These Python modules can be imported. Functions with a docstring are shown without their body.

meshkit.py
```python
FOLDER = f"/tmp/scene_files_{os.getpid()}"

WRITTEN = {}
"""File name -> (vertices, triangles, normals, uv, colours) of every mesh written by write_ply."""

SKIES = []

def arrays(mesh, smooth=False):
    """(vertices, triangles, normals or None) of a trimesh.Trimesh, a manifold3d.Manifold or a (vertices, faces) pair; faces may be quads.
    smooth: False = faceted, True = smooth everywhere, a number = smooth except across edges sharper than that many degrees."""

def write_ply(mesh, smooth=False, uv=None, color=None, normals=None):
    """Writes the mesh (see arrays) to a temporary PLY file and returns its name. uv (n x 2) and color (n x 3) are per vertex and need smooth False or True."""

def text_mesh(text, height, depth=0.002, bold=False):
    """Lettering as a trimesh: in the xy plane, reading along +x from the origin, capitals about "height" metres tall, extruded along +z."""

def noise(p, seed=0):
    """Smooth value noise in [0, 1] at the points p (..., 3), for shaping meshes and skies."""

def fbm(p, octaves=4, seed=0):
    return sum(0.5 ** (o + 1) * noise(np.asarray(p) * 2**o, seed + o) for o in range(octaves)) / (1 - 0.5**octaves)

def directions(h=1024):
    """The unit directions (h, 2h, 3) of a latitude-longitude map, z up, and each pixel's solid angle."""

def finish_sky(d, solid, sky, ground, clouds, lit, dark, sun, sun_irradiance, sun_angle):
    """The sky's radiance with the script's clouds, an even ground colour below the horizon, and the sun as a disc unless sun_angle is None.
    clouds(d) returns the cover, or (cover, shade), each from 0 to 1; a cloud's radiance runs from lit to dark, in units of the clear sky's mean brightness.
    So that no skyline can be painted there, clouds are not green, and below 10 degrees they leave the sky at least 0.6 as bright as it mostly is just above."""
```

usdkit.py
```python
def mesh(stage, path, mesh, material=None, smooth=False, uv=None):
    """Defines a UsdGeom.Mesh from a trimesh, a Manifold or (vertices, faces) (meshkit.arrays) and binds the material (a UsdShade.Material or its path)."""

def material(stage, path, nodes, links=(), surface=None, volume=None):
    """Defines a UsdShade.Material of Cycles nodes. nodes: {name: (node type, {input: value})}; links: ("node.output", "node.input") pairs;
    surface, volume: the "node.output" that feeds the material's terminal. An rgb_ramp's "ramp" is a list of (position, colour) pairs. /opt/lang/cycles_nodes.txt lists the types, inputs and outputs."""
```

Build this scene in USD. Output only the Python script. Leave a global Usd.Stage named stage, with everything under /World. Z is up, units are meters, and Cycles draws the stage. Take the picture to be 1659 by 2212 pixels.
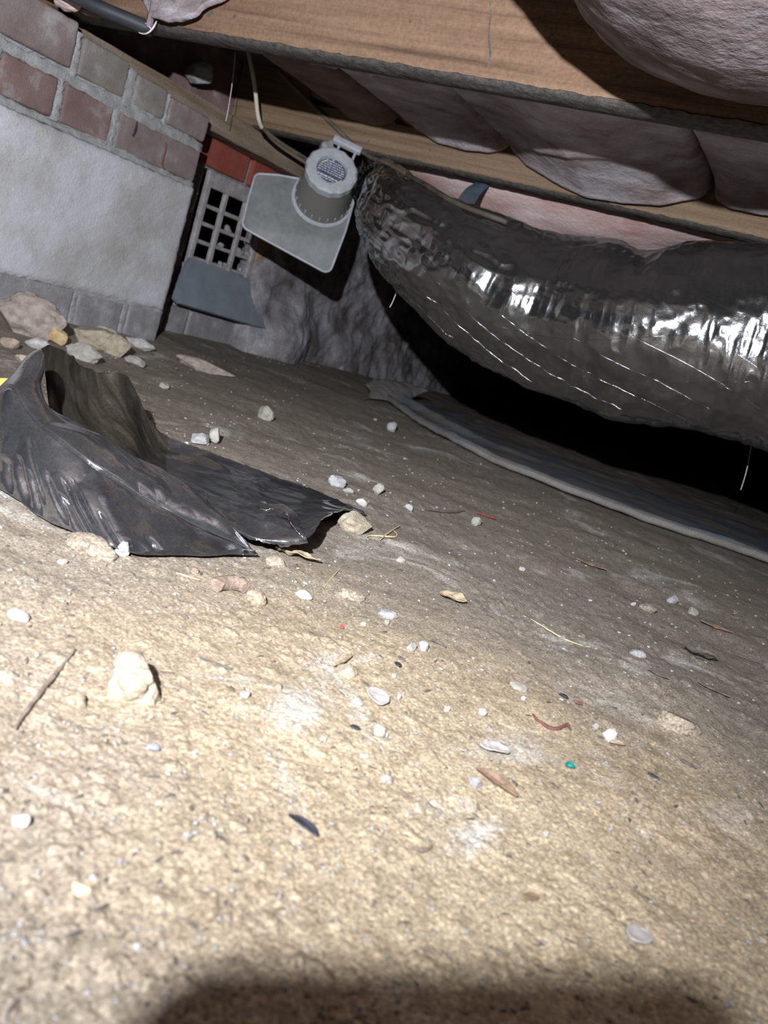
import math, random
import numpy as np, trimesh, usdkit, meshkit
from meshkit import noise, fbm
from pxr import Usd, UsdGeom, UsdLux, UsdShade, Gf, Sdf, Vt
from scipy.interpolate import CubicSpline, RectBivariateSpline
from scipy.spatial import Delaunay

stage = Usd.Stage.CreateInMemory()
UsdGeom.SetStageUpAxis(stage, UsdGeom.Tokens.z)
UsdGeom.SetStageMetersPerUnit(stage, 1.0)
UsdGeom.Xform.Define(stage, '/World')
stage.SetDefaultPrim(stage.GetPrimAtPath('/World'))
UsdGeom.Scope.Define(stage, '/World/Looks')

# ------------------------------------------------------------------ camera, lamp, exposure
FPX, YAW, PITCH, ROLL, H = 1850.0, math.radians(26.0), math.radians(12.0), math.radians(17.9), 0.16
Fw = np.array([-math.sin(YAW) * math.cos(PITCH), math.cos(YAW) * math.cos(PITCH), -math.sin(PITCH)])
_r = np.cross(Fw, [0, 0, 1]); _r /= np.linalg.norm(_r); _u = np.cross(_r, Fw)
Rt = math.cos(ROLL) * _r + math.sin(ROLL) * _u
Up = -math.sin(ROLL) * _r + math.cos(ROLL) * _u
CAM = np.array([0, 0, H])
cam = UsdGeom.Camera.Define(stage, '/World/camera')
m = Gf.Matrix4d(*Rt, 0, *Up, 0, *(-Fw), 0, *CAM, 1)
cam.AddTransformOp().Set(m)
cam.CreateFocalLengthAttr(6.0)
cam.CreateHorizontalApertureAttr(6.0 * 1659 / FPX)
cam.CreateVerticalApertureAttr(6.0 * 2212 / FPX)
cam.CreateClippingRangeAttr(Gf.Vec2f(0.005, 50))
cam.CreateFStopAttr(3.2)
cam.CreateFocusDistanceAttr(0.62)
cam.CreateExposureAttr(0.0)

# the head torch of whoever holds the phone: 20 cm behind the lens, a little above and to the left of it
LAMP = CAM + Rt * (-.048) + Up * .135 - Fw * .20
lamp = UsdLux.SphereLight.Define(stage, '/World/head_torch')
lamp.CreateRadiusAttr(.006)
lamp.CreateIntensityAttr(1.0)
lamp.CreateExposureAttr(16.28)
lamp.CreateColorAttr(Gf.Vec3f(.925, .98, 1.09))
_aim = Fw * math.cos(math.radians(18)) + Up * math.sin(math.radians(18)) - Rt * .05; _aim /= np.linalg.norm(_aim)
_lx = np.cross([0, 0, 1], -_aim); _lx /= np.linalg.norm(_lx); _ly = np.cross(-_aim, _lx)
lamp.AddTransformOp().Set(Gf.Matrix4d(*_lx, 0, *_ly, 0, *(-_aim), 0, *LAMP, 1))
shp = UsdLux.ShapingAPI.Apply(lamp.GetPrim())
shp.CreateShapingConeAngleAttr(61.5)
shp.CreateShapingConeSoftnessAttr(1.0)


def at(x, y, d):
    """the point seen at picture position x, y at depth d"""
    return CAM + d * (Fw + Rt * (x - 829.5) / FPX - Up * (y - 1106) / FPX)


def hit(x, y, ax, val):
    v = at(x, y, 1) - CAM
    return CAM + v * (val - CAM[ax]) / v[ax]


# ------------------------------------------------------------------ helpers
_names = {}


def numbered(parent, name):
    k = _names.get((parent, name), 0); _names[(parent, name)] = k + 1
    return f'{parent}/{name}' if k == 0 else f'{parent}/{name}_{k:03d}'


def tag(p, label=None, cat=None, group=None, kind=None):
    for k, v in (('label', label), ('category', cat), ('group', group), ('kind', kind)):
        if v: p.SetCustomDataByKey(k, v)
    return p


def thing(name, base=(0, 0, 0), label=None, cat=None, group=None, kind=None):
    x = UsdGeom.Xform.Define(stage, numbered('/World', name))
    x.AddTranslateOp().Set(Gf.Vec3d(*map(float, base)))
    p = x.GetPrim(); p.SetCustomDataByKey('base', Gf.Vec3d(*map(float, base)))
    return tag(p, label, cat, group, kind)


def vf(mesh):
    if hasattr(mesh, 'to_mesh'):
        q = mesh.to_mesh(); return np.array(q.vert_properties[:, :3], float), np.array(q.tri_verts)
    if isinstance(mesh, trimesh.Trimesh): return np.array(mesh.vertices, float), np.array(mesh.faces)
    v, f = np.asarray(mesh[0], float), np.asarray(mesh[1], int)
    if f.shape[1] == 4: f = np.vstack([f[:, [0, 1, 2]], f[:, [0, 2, 3]]])
    return v, f


def obj(name, mesh, mat, parent=None, smooth=35, **kw):
    """one mesh prim, world coordinates in, under its thing (or under /World)"""
    v, f = vf(mesh)
    path = '/World' if parent is None else str(parent.GetPath())
    base = np.zeros(3)
    if parent is not None:
        q = parent
        while str(q.GetPath()) != '/World':
            b = q.GetCustomDataByKey('base')
            if b is not None: base = base + np.array(b)
            q = q.GetParent()
        v = v - base
    p = usdkit.mesh(stage, numbered(path, name), (v, f), M[mat], smooth).GetPrim()
    return tag(p, **kw)


def cat_(ms):
    vs, fs, n = [], [], 0
    for q in ms:
        v, f = vf(q); vs.append(v); fs.append(f + n); n += len(v)
    return np.vstack(vs), np.vstack(fs)


def vnorm(v, f):
    n = np.zeros_like(v); fn = np.cross(v[f[:, 1]] - v[f[:, 0]], v[f[:, 2]] - v[f[:, 0]])
    for k in range(3): np.add.at(n, f[:, k], fn)
    return n / np.maximum(np.linalg.norm(n, axis=1, keepdims=True), 1e-12)


def grid_faces(nr, nc, wrap=False):
    i, j = np.meshgrid(np.arange(nr - 1), np.arange(nc if wrap else nc - 1), indexing='ij')
    a = i * nc + j; b = i * nc + (j + 1) % nc
    q = np.stack([a, b, b + nc, a + nc], -1).reshape(-1, 4)
    return np.vstack([q[:, [0, 1, 2]], q[:, [0, 2, 3]]])


def shell(g, th, wob=None):
    """a grid of points (nr, nc, 3) as a closed sheet of thickness th"""
    nr, nc, _ = g.shape
    v = g.reshape(-1, 3); f = grid_faces(nr, nc); n = vnorm(v, f)
    k = len(v)
    rim = np.concatenate([np.arange(nc), np.arange(1, nr) * nc + nc - 1, (nr - 1) * nc + np.arange(nc - 2, -1, -1), np.arange(nr - 2, 0, -1) * nc])
    r2 = np.roll(rim, -1)
    s = np.vstack([np.stack([rim, rim + k, r2 + k], 1), np.stack([rim, r2 + k, r2], 1)])
    return np.vstack([v + n * th / 2, v - n * th / 2]), np.vstack([f, f[:, ::-1] + k, s])


def rbox(size, r, seg=6, amp=0.0, freq=60.0, seed=0, noise_at=None):
    """a box with rounded, slightly knocked edges, centred on the origin"""
    h = np.asarray(size, float) / 2; r = min(r, h.min() * .9)
    vs, fs, n = [], [], 0
    lines = []
    for k in range(3):
        inner = np.linspace(-h[k] + r, h[k] - r, max(2, min(seg, int(2 + seg * h[k] / h.max()))))
        lines.append(np.concatenate([[-h[k], -h[k] + r * .45], inner, [h[k] - r * .45, h[k]]]))
    for ax in range(3):
        a, b = (ax + 1) % 3, (ax + 2) % 3
        A, B = np.meshgrid(lines[a], lines[b], indexing='ij')
        for s in (-1, 1):
            p = np.zeros((*A.shape, 3)); p[..., a] = A; p[..., b] = B; p[..., ax] = s * h[ax]
            f = grid_faces(*A.shape)
            if s < 0: f = f[:, ::-1]
            vs.append(p.reshape(-1, 3)); fs.append(f + n); n += A.size
    v, f = np.vstack(vs), np.vstack(fs)
    t = trimesh.Trimesh(v, f, process=True, merge_norm=True); v, f = np.array(t.vertices), np.array(t.faces)
    c = np.clip(v, -(h - r), h - r); d = v - c; L = np.linalg.norm(d, axis=1, keepdims=True)
    v = c + np.where(L > 1e-9, d / np.maximum(L, 1e-9) * r, 0)
    if amp:
        nn = vnorm(v, f); q = v if noise_at is None else v + np.asarray(noise_at)
        v = v + nn * (amp * (fbm(q * freq + seed * 17.3, 3, seed) - .5) * 2)[:, None]
    return v, f


def moved(mesh, R=None, t=(0, 0, 0)):
    v, f = vf(mesh)
    if R is not None: v = v @ np.asarray(R, float)      # rows of R are the images of the local axes
    return v + np.asarray(t, float), f


def tube(pts, r, seg=10, n=None, cap=True):
    pts = np.asarray(pts, float)
    if n and len(pts) > 2:
        t = np.r_[0, np.cumsum(np.linalg.norm(np.diff(pts, axis=0), axis=1))]
        cs = CubicSpline(t, pts); tt = np.linspace(0, t[-1], n)
        rr = np.interp(tt, t, r) if np.ndim(r) else np.full(n, r); pts = cs(tt)
    else: rr = np.asarray(r, float) if np.ndim(r) else np.full(len(pts), float(r))
    T = np.gradient(pts, axis=0); T /= np.linalg.norm(T, axis=1, keepdims=True)
    a = np.cross(T[0], [.3, .2, .93]); a /= np.linalg.norm(a); rows = []
    th = np.arange(seg) / seg * 2 * np.pi
    for p, t, q in zip(pts, T, rr):
        a = a - t * (a @ t); a /= np.linalg.norm(a); b = np.cross(t, a)
        rows.append(p + q * (np.cos(th)[:, None] * a + np.sin(th)[:, None] * b))
    v = np.vstack(rows + [pts[:1], pts[-1:]]); k = len(pts); f = grid_faces(k, seg, True)
    i = np.arange(seg); j = (i + 1) % seg
    f = np.vstack([f, np.stack([np.full(seg, k * seg), j, i], 1), np.stack([np.full(seg, k * seg + 1), (k - 1) * seg + i, (k - 1) * seg + j], 1)])
    return v, f


def lathe(prof, seg=48):
    """(r, h) pairs turned about +z; closed when the profile starts and ends on the axis"""
    prof = np.asarray(prof, float); th = np.arange(seg) / seg * 2 * np.pi
    v = np.stack([prof[:, :1] * np.cos(th), prof[:, :1] * np.sin(th), np.repeat(prof[:, 1:], seg, 1)], -1)
    return v.reshape(-1, 3), grid_faces(len(prof), seg, True)[:, ::-1]


def stone(size, seed, rough=.3, sub=3, flat=.75, freq=1.4, facet=0.0):
    s = trimesh.creation.icosphere(subdivisions=sub); v = np.array(s.vertices)
    rg = np.random.default_rng(seed)
    k = 1 + rough * (fbm(v * freq + seed * 3.1, 4, seed) - .5) * 2
    for _ in range(int(facet)):
        d = rg.normal(size=3); d /= np.linalg.norm(d); c = rg.uniform(.55, .85)
        k = np.minimum(k, np.where(v @ d > 1e-3, c / np.maximum(v @ d, 1e-3), 9))
    v = v * k[:, None] * np.array([1, rg.uniform(.7, .95), flat])
    return v * np.asarray(size) / 2, np.array(s.faces)


# ------------------------------------------------------------------ materials
M = {}


def mat(name, cols, scale=8.0, stretch=(1, 1, 1), rough=.9, bump=.0, bscale=200., bstretch=None, detail=6, fine=None, metallic=0., spec=.3, extra=None, bdist=.002, coords='geometry.position', ndist=0.):
    """cols: ramp over a noise; fine = (scale, amount): a second noise multiplied in; bump from a third"""
    nd = {'geometry': ('geometry', {}), 'texture_coordinate': ('texture_coordinate', {}),
          'mp': ('mapping', {'scale': tuple(scale * s for s in stretch)}),
          'n': ('noise_texture', {'scale': 1.0, 'detail': float(detail), 'roughness': .6, 'distortion': ndist}),
          'r': ('rgb_ramp', {'ramp': cols}),
          'p': ('principled_bsdf', {'roughness': rough, 'metallic': metallic, 'specular_ior_level': spec, **(extra or {})})}
    ln = [(coords, 'mp.vector'), ('mp.vector', 'n.vector'), ('n.fac', 'r.fac')]
    out = 'r.color'
    if fine:
        nd['n2'] = ('noise_texture', {'scale': fine[0], 'detail': 3.0, 'roughness': .6})
        nd['r2'] = ('rgb_ramp', {'ramp': [(.3, (1 - fine[1],) * 3), (.7, (1 + fine[1],) * 3)]})
        nd['mx'] = ('mix', {'mix_type': 'multiply', 'fac': 1.0})
        ln += [(coords, 'n2.vector'), ('n2.fac', 'r2.fac'), (out, 'mx.color1'), ('r2.color', 'mx.color2')]
        out = 'mx.color'
    ln.append((out, 'p.base_color'))
    if bump:
        nd['mb'] = ('mapping', {'scale': tuple(bscale * s for s in (bstretch or (1, 1, 1)))})
        nd['nb'] = ('noise_texture', {'scale': 1.0, 'detail': 4.0, 'roughness': .6})
        nd['b'] = ('bump', {'strength': bump, 'distance': bdist})
        ln += [(coords, 'mb.vector'), ('mb.vector', 'nb.vector'), ('nb.fac', 'b.height'), ('b.normal', 'p.normal')]
    nd = {k: v for k, v in nd.items() if k not in ('geometry', 'texture_coordinate') or coords.startswith(k)}
    M[name] = usdkit.material(stage, f'/World/Looks/{name}', nd, ln, surface='p.BSDF')


OC = 'texture_coordinate.object'
mat('brick_a', [(.3, (.150, .105, .093)), (.56, (.20, .158, .144)), (.72, (.30, .275, .258))], 24, bump=.5, bscale=400, fine=(900, .2))
mat('brick_b', [(.3, (.150, .128, .104)), (.56, (.20, .174, .150)), (.72, (.29, .272, .25))], 24, bump=.5, bscale=400, fine=(900, .2))
mat('brick_c', [(.3, (.135, .085, .074)), (.56, (.175, .116, .102)), (.74, (.28, .25, .235))], 22, bump=.5, bscale=400, fine=(900, .2))
mat('brick_red', [(.3, (.20, .04, .025)), (.7, (.27, .075, .05))], 30, bump=.4, bscale=400, fine=(900, .2))
mat('brick_ochre', [(.3, (.25, .16, .08)), (.7, (.32, .24, .13))], 30, bump=.4, bscale=400, fine=(900, .2))
mat('brick_grey', [(.3, (.16, .148, .142)), (.55, (.23, .215, .215)), (.75, (.34, .315, .33))], 40, bump=.5, bscale=300, fine=(700, .2))
mat('mortar', [(.3, (.21, .20, .19)), (.7, (.36, .35, .335))], 60, bump=.8, bscale=500, fine=(1100, .3))
mat('render_coat', [(.30, (.29, .27, .245)), (.45, (.36, .345, .33)), (.55, (.42, .405, .41)), (.72, (.47, .46, .475))], 9, bump=.5, bscale=250, fine=(500, .12), detail=9)
mat('rough_wall', [(.32, (.085, .072, .066)), (.44, (.17, .152, .148)), (.56, (.25, .232, .235)), (.72, (.40, .38, .39))], 13, bump=.8, bscale=160, fine=(300, .25), detail=9)
mat('pine', [(.28, (.085, .05, .03)), (.40, (.155, .09, .054)), (.55, (.20, .122, .074)), (.75, (.235, .153, .098))], 1, (3, 30, 75), rough=.8, bump=.35, bscale=1, bstretch=(30, 500, 500), fine=(260, .18), detail=5, ndist=.4)
mat('pine_pale', [(.25, (.10, .06, .034)), (.45, (.165, .107, .062)), (.6, (.20, .136, .084)), (.8, (.23, .163, .105))], 1, (3, 40, 110), rough=.8, bump=.35, bscale=1, bstretch=(30, 600, 600), fine=(260, .12), detail=4, ndist=.3)
mat('old_timber', [(.3, (.14, .095, .06)), (.55, (.22, .165, .115)), (.75, (.29, .24, .19))], 1, (40, 6, 60), rough=.9, bump=.5, bscale=1, bstretch=(300, 40, 300), fine=(300, .25))
mat('dark_board', [(.3, (.07, .05, .04)), (.7, (.13, .10, .08))], 10, rough=.9)
mat('dust', [(.3, (.045, .039, .032)), (.7, (.125, .113, .097))], 150, bump=.8, bscale=500)
ins = dict(rough=1.0, bump=.4, bstretch=(.5, .5, 1), spec=.05, detail=8, bdist=.004)
mat('wool_grey_pink', [(.30, (.21, .145, .132)), (.44, (.35, .275, .265)), (.58, (.44, .38, .378)), (.74, (.57, .53, .53))], 22, (.6, 1, 1), bscale=260, fine=(420, .16), **ins)
mat('wool_pink', [(.28, (.46, .25, .21)), (.45, (.58, .40, .36)), (.6, (.65, .50, .47)), (.78, (.68, .60, .58))], 20, (.45, 1, 1.3), bscale=260, fine=(420, .14), **ins)
mat('wool_pale', [(.32, (.13, .092, .088)), (.45, (.21, .163, .158)), (.56, (.29, .245, .25)), (.70, (.46, .44, .46))], 26, (.35, .6, 1.6), bscale=260, fine=(420, .16), **ins)
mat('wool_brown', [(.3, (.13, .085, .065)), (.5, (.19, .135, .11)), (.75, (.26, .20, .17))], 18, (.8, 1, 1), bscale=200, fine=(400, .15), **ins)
mat('foil', [(.3, (.25, .245, .24)), (.55, (.33, .325, .32)), (.75, (.40, .395, .39))], 30, rough=.16, metallic=.965, bump=.5, bscale=260, bdist=.00045)
mat('foil_tape', [(.3, (.42, .43, .45)), (.7, (.58, .6, .63))], 30, rough=.14, metallic=1.0, bump=.5, bscale=240, bdist=.0004)
mat('torn_film', [(.3, (.20, .195, .20)), (.55, (.30, .295, .30)), (.75, (.40, .395, .40))], 40, (1, 1, 1), rough=.14, metallic=.92, bump=.5, bscale=240, bdist=.0004, fine=(700, .2))
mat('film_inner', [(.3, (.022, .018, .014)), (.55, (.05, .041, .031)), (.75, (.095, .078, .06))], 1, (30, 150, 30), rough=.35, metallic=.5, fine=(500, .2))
mat('thread', [(.3, (.5, .5, .5)), (.7, (.6, .6, .6))], 30, rough=.25, metallic=.9)
mat('white_plastic', [(.3, (.27, .27, .275)), (.7, (.36, .365, .37))], 40, rough=.5, bump=.1, bscale=600, fine=(250, .1))
mat('grey_plastic', [(.3, (.125, .128, .122)), (.7, (.19, .193, .186))], 22, rough=.45, fine=(120, .1))
mat('bracket_grey', [(.3, (.16, .15, .15)), (.7, (.32, .31, .32))], 90, rough=.6, bump=.5, bscale=300)
mat('label_dark', [(.35, (.045, .045, .06)), (.65, (.11, .11, .14))], 70, rough=.25, spec=.5)
mat('label_print', [(.3, (.40, .42, .50)), (.7, (.55, .56, .62))], 70, rough=.4)
mat('painted_glint', [(.3, (.55, .53, .28)), (.7, (.6, .58, .35))], 70, rough=.4)  # colour of the painted glints on the round label
mat('fibre_cement', [(.3, (.155, .172, .195)), (.7, (.205, .225, .25))], 26, rough=.8, bump=.2, bscale=500, fine=(250, .08))
mat('terracotta_grey', [(.3, (.21, .185, .17)), (.7, (.37, .345, .335))], 60, bump=.6, bscale=350, fine=(500, .2))
mat('cable_white', [(.3, (.42, .37, .27)), (.7, (.58, .53, .43))], 40, rough=.5)
mat('cable_brown', [(.3, (.07, .055, .04)), (.7, (.17, .135, .095))], 40, rough=.6)
mat('cable_darkened', [(.3, (.028, .022, .016)), (.7, (.07, .055, .04))], 40, rough=.7)  # darker copy of the cable brown, offsets the strong lamp
mat('black_pipe', [(.3, (.018, .02, .022)), (.7, (.035, .037, .04))], 40, rough=.55)
mat('strap_blue', [(.3, (.085, .12, .155)), (.7, (.13, .17, .21))], 60, rough=.5, bump=.2, bscale=900)
mat('membrane', [(.40, (.165, .15, .13)), (.52, (.155, .155, .155)), (.60, (.11, .132, .16)), (.75, (.15, .172, .20))], 9, (1, 1.6, 1), rough=.5, bump=.15, bscale=120, fine=(300, .15))
mat('membrane_dusty', [(.3, (.13, .115, .095)), (.5, (.19, .172, .15)), (.7, (.16, .16, .158))], 10, rough=.85, bump=.3, bscale=300, fine=(500, .2))
mat('phone_body', [(.3, (.02, .02, .022)), (.7, (.025, .025, .027))], 40, rough=.5)
mat('yellow_card', [(.3, (.62, .50, .10)), (.7, (.70, .57, .16))], 40, rough=.7)
for nm, a, b, ro in (('stone_pale', (.21, .188, .15), (.345, .318, .275), .9), ('stone_white', (.28, .262, .23), (.45, .432, .40), .9), ('stone_tan', (.225, .18, .12), (.375, .32, .235), .9),
                     ('stone_brown', (.17, .12, .085), (.33, .25, .19), .9), ('stone_grey', (.22, .21, .20), (.38, .37, .355), .9), ('stone_ochre', (.30, .19, .08), (.50, .37, .20), .9),
                     ('stone_pink', (.19, .15, .12), (.36, .295, .255), .9), ('stone_yellow', (.55, .44, .24), (.72, .62, .42), .9),
                     ('clod', (.23, .18, .125), (.38, .31, .225), .95)):
    mat(nm, [(.3, a), (.7, b)], 110, rough=ro, bump=.6, bscale=600, fine=(1400, .2))
for nm, a, b, ro in (('leaf_brown', (.12, .075, .045), (.27, .175, .115), .6), ('leaf_dry', (.24, .18, .11), (.40, .32, .21), .7), ('bark', (.06, .05, .042), (.155, .13, .105), .8),
                     ('twig', (.13, .095, .07), (.25, .19, .145), .8), ('straw', (.42, .33, .17), (.56, .46, .27), .6), ('black_bit', (.012, .012, .015), (.045, .045, .055), .5),
                     ('red_plastic', (.55, .07, .04), (.66, .11, .07), .5), ('teal_plastic', (.0, .15, .125), (.01, .23, .19), .35), ('root_red', (.10, .04, .03), (.17, .075, .06), .6),
                     ('paper_grey', (.33, .295, .255), (.47, .43, .385), .9), ('blue_grit', (.16, .18, .24), (.26, .28, .35), .7), ('fluff', (.55, .50, .48), (.75, .71, .70), 1.)):
    mat(nm, [(.3, a), (.7, b)], 260, rough=ro, bump=.3, bscale=900)

# dirt: yellow sand near the lens, grey dirt further in, chalky patches, speckled grains
def dirt():
    nd = {'g': ('geometry', {}),
          'big': ('noise_texture', {'scale': 7.0, 'detail': 5.0, 'roughness': .6, 'distortion': .4}),
          'sep': ('separate_xyz', {}),
          # the sandy patch: an oval of yellow sand around (-.06, .30)
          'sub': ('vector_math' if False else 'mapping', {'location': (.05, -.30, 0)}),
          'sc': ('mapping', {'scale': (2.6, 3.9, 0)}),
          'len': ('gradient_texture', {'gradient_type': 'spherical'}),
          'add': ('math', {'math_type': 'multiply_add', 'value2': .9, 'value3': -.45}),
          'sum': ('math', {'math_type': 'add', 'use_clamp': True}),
          'sand': ('rgb_ramp', {'ramp': [(.05, (.225, .19, .152)), (.32, (.27, .222, .166)), (.58, (.335, .265, .178)), (.92, (.42, .335, .222))]}),  # darker mid tones also counter the lamp beam, painted into the colour
          'chn': ('noise_texture', {'scale': 11.0, 'detail': 6.0, 'roughness': .65, 'distortion': .8}),
          'chr': ('rgb_ramp', {'ramp': [(.56, (0, 0, 0)), (.70, (.75, .75, .75))]}),
          'chalk': ('mix', {'color2': (.56, .53, .49)}),
          'gr': ('noise_texture', {'scale': 700.0, 'detail': 2.5, 'roughness': .6}),
          'grr': ('rgb_ramp', {'ramp': [(.28, (.42, .39, .36)), (.45, (.90, .89, .88)), (.56, (1.06, 1.06, 1.05)), (.68, (1.65, 1.62, 1.55))]}),
          'm1': ('mix', {'mix_type': 'multiply', 'fac': 1.0}),
          'mid': ('noise_texture', {'scale': 120.0, 'detail': 4.0, 'roughness': .6}),
          'midr': ('rgb_ramp', {'ramp': [(.32, (.74, .72, .70)), (.55, (1, 1, 1)), (.72, (1.14, 1.13, 1.12))]}),
          'm2': ('mix', {'mix_type': 'multiply', 'fac': 1.0}),
          'b': ('bump', {'strength': .75, 'distance': .0004}),
          'p': ('principled_bsdf', {'roughness': .95, 'specular_ior_level': .15})}
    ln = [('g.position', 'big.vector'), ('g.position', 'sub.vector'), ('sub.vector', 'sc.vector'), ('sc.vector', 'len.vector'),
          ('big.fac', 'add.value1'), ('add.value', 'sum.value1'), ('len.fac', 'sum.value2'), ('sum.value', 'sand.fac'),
          ('g.position', 'chn.vector'), ('chn.fac', 'chr.fac'), ('chr.color', 'chalk.fac'), ('sand.color', 'chalk.color1'),
          ('g.position', 'gr.vector'), ('gr.fac', 'grr.fac'), ('chalk.color', 'm1.color1'), ('grr.color', 'm1.color2'),
          ('g.position', 'mid.vector'), ('mid.fac', 'midr.fac'), ('m1.color', 'm2.color1'), ('midr.color', 'm2.color2'),
          ('m2.color', 'p.base_color'), ('gr.fac', 'b.height'), ('b.normal', 'p.normal')]
    nd.pop('sep')
    M['dirt'] = usdkit.material(stage, '/World/Looks/dirt', nd, ln, surface='p.BSDF')


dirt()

# the fan's clear neck: cloudy plastic
M['clear_plastic'] = usdkit.material(stage, '/World/Looks/clear_plastic', {
    'p': ('principled_bsdf', {'base_color': (.20, .19, .165), 'roughness': .3, 'specular_ior_level': .5}),
    't': ('transparent_bsdf', {'color': (.8, .8, .75)}), 'm': ('mix_closure', {'fac': .68})},
    [('t.BSDF', 'm.closure1'), ('p.BSDF', 'm.closure2')], surface='m.closure')

# ------------------------------------------------------------------ ground
def G(x, y):
    """height of the dirt floor"""
    x, y = np.asarray(x, float), np.asarray(y, float); p = np.stack([x, y, 0 * x], -1)
    z = .016 * (fbm(p * 5 + 3.3, 3, 11) - .5) + .007 * (fbm(p * 22 + 1.7, 3, 12) - .5)
    z = z - .012 * np.clip((y - 1.6) / 1.0, 0, 2) + .012 * np.clip((-.95 - x) / .2, 0, 1.2)
    # ridge of spoil in front of the torn sleeve
    z = z + .001 * np.exp(-(((x + .33) / .12) ** 2 + ((y - .345) / .05) ** 2)) - .004 * np.exp(-(((x + .30) / .1) ** 2 + ((y - .50) / .07) ** 2))
    return z


def ground():
    az = np.radians(np.r_[np.arange(-180, -80, 8), np.linspace(-80, -16, 60, endpoint=False), np.linspace(-16, 60, 660, endpoint=False), np.linspace(60, 80, 20, endpoint=False), np.arange(80, 180, 8)])   # angle to the left of +y
    rl = [.09]
    while rl[-1] < 4.6: rl.append(rl[-1] + min(.02, max(.0009, rl[-1] ** 2 / 98)))
    r = np.array(rl)
    A, Rr = np.meshgrid(az, r); x = -np.sin(A) * Rr; y = np.cos(A) * Rr
    p = np.stack([x, y, 0 * x], -1); z = G(x, y)
    near = np.clip((1.5 - Rr) / 1.2, .25, 1)
    lump = np.clip(fbm(p * 9 + 5, 2, 21) * 2.2 - .5, .25, 1.3)
    z = z + lump * (.0010 * (fbm(p * 60 + 9, 3, 13) - .5) + .0032 * np.maximum(fbm(p * 140 + 2, 3, 14) - .60, 0) * 2)
    z = z + near * (.0006 * (noise(p * 420 + 4, 15) - .5) + .0003 * (noise(p * 950 + 8, 16) - .5))
    v = np.stack([x, y, z], -1).reshape(-1, 3)
    f = grid_faces(len(r), len(az), True)
    c = len(v); v = np.vstack([v, [[0, 0, float(z[0].mean())]]]); i = np.arange(len(az))
    f = np.vstack([f, np.stack([np.full(len(az), c), i, (i + 1) % len(az)], 1)[:, ::-1]])
    fn = np.cross(v[f[:, 1]] - v[f[:, 0]], v[f[:, 2]] - v[f[:, 0]])[:, 2]
    if np.median(fn) < 0: f = f[:, ::-1]
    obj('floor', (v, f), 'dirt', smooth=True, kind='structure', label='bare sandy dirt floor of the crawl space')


ground()


def gpt(x, y):
    """where the picture position falls on the dirt"""
    z = 0.0
    for _ in range(5):
        q = hit(x, y, 2, z); z = float(G(q[0], q[1]))
    return np.array([q[0], q[1], z]), float((q - CAM) @ Fw)


# ------------------------------------------------------------------ left pier and the wall behind it
XP, XW = -1.08, -1.19
wl = thing('wall_left', kind='structure', label='projecting brick pier with a cement rendered middle')
rng = np.random.default_rng(5)


def brick(parent, x, y0, y1, z0, z1, m_, depth=.10, proud=0.0, seed=0, r=.005, amp=.0016, tilt=(0, 0), name='brick'):
    c = np.array([x - depth / 2 + proud, (y0 + y1) / 2, (z0 + z1) / 2])
    v, f = rbox((depth, y1 - y0, z1 - z0), r, 12, amp, 70, seed)
    v = v + np.stack([0 * v[:, 0], 0 * v[:, 0], tilt[0] * v[:, 1]], 1)
    return obj(name, (v + c, f), m_, parent, smooth=True)


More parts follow.
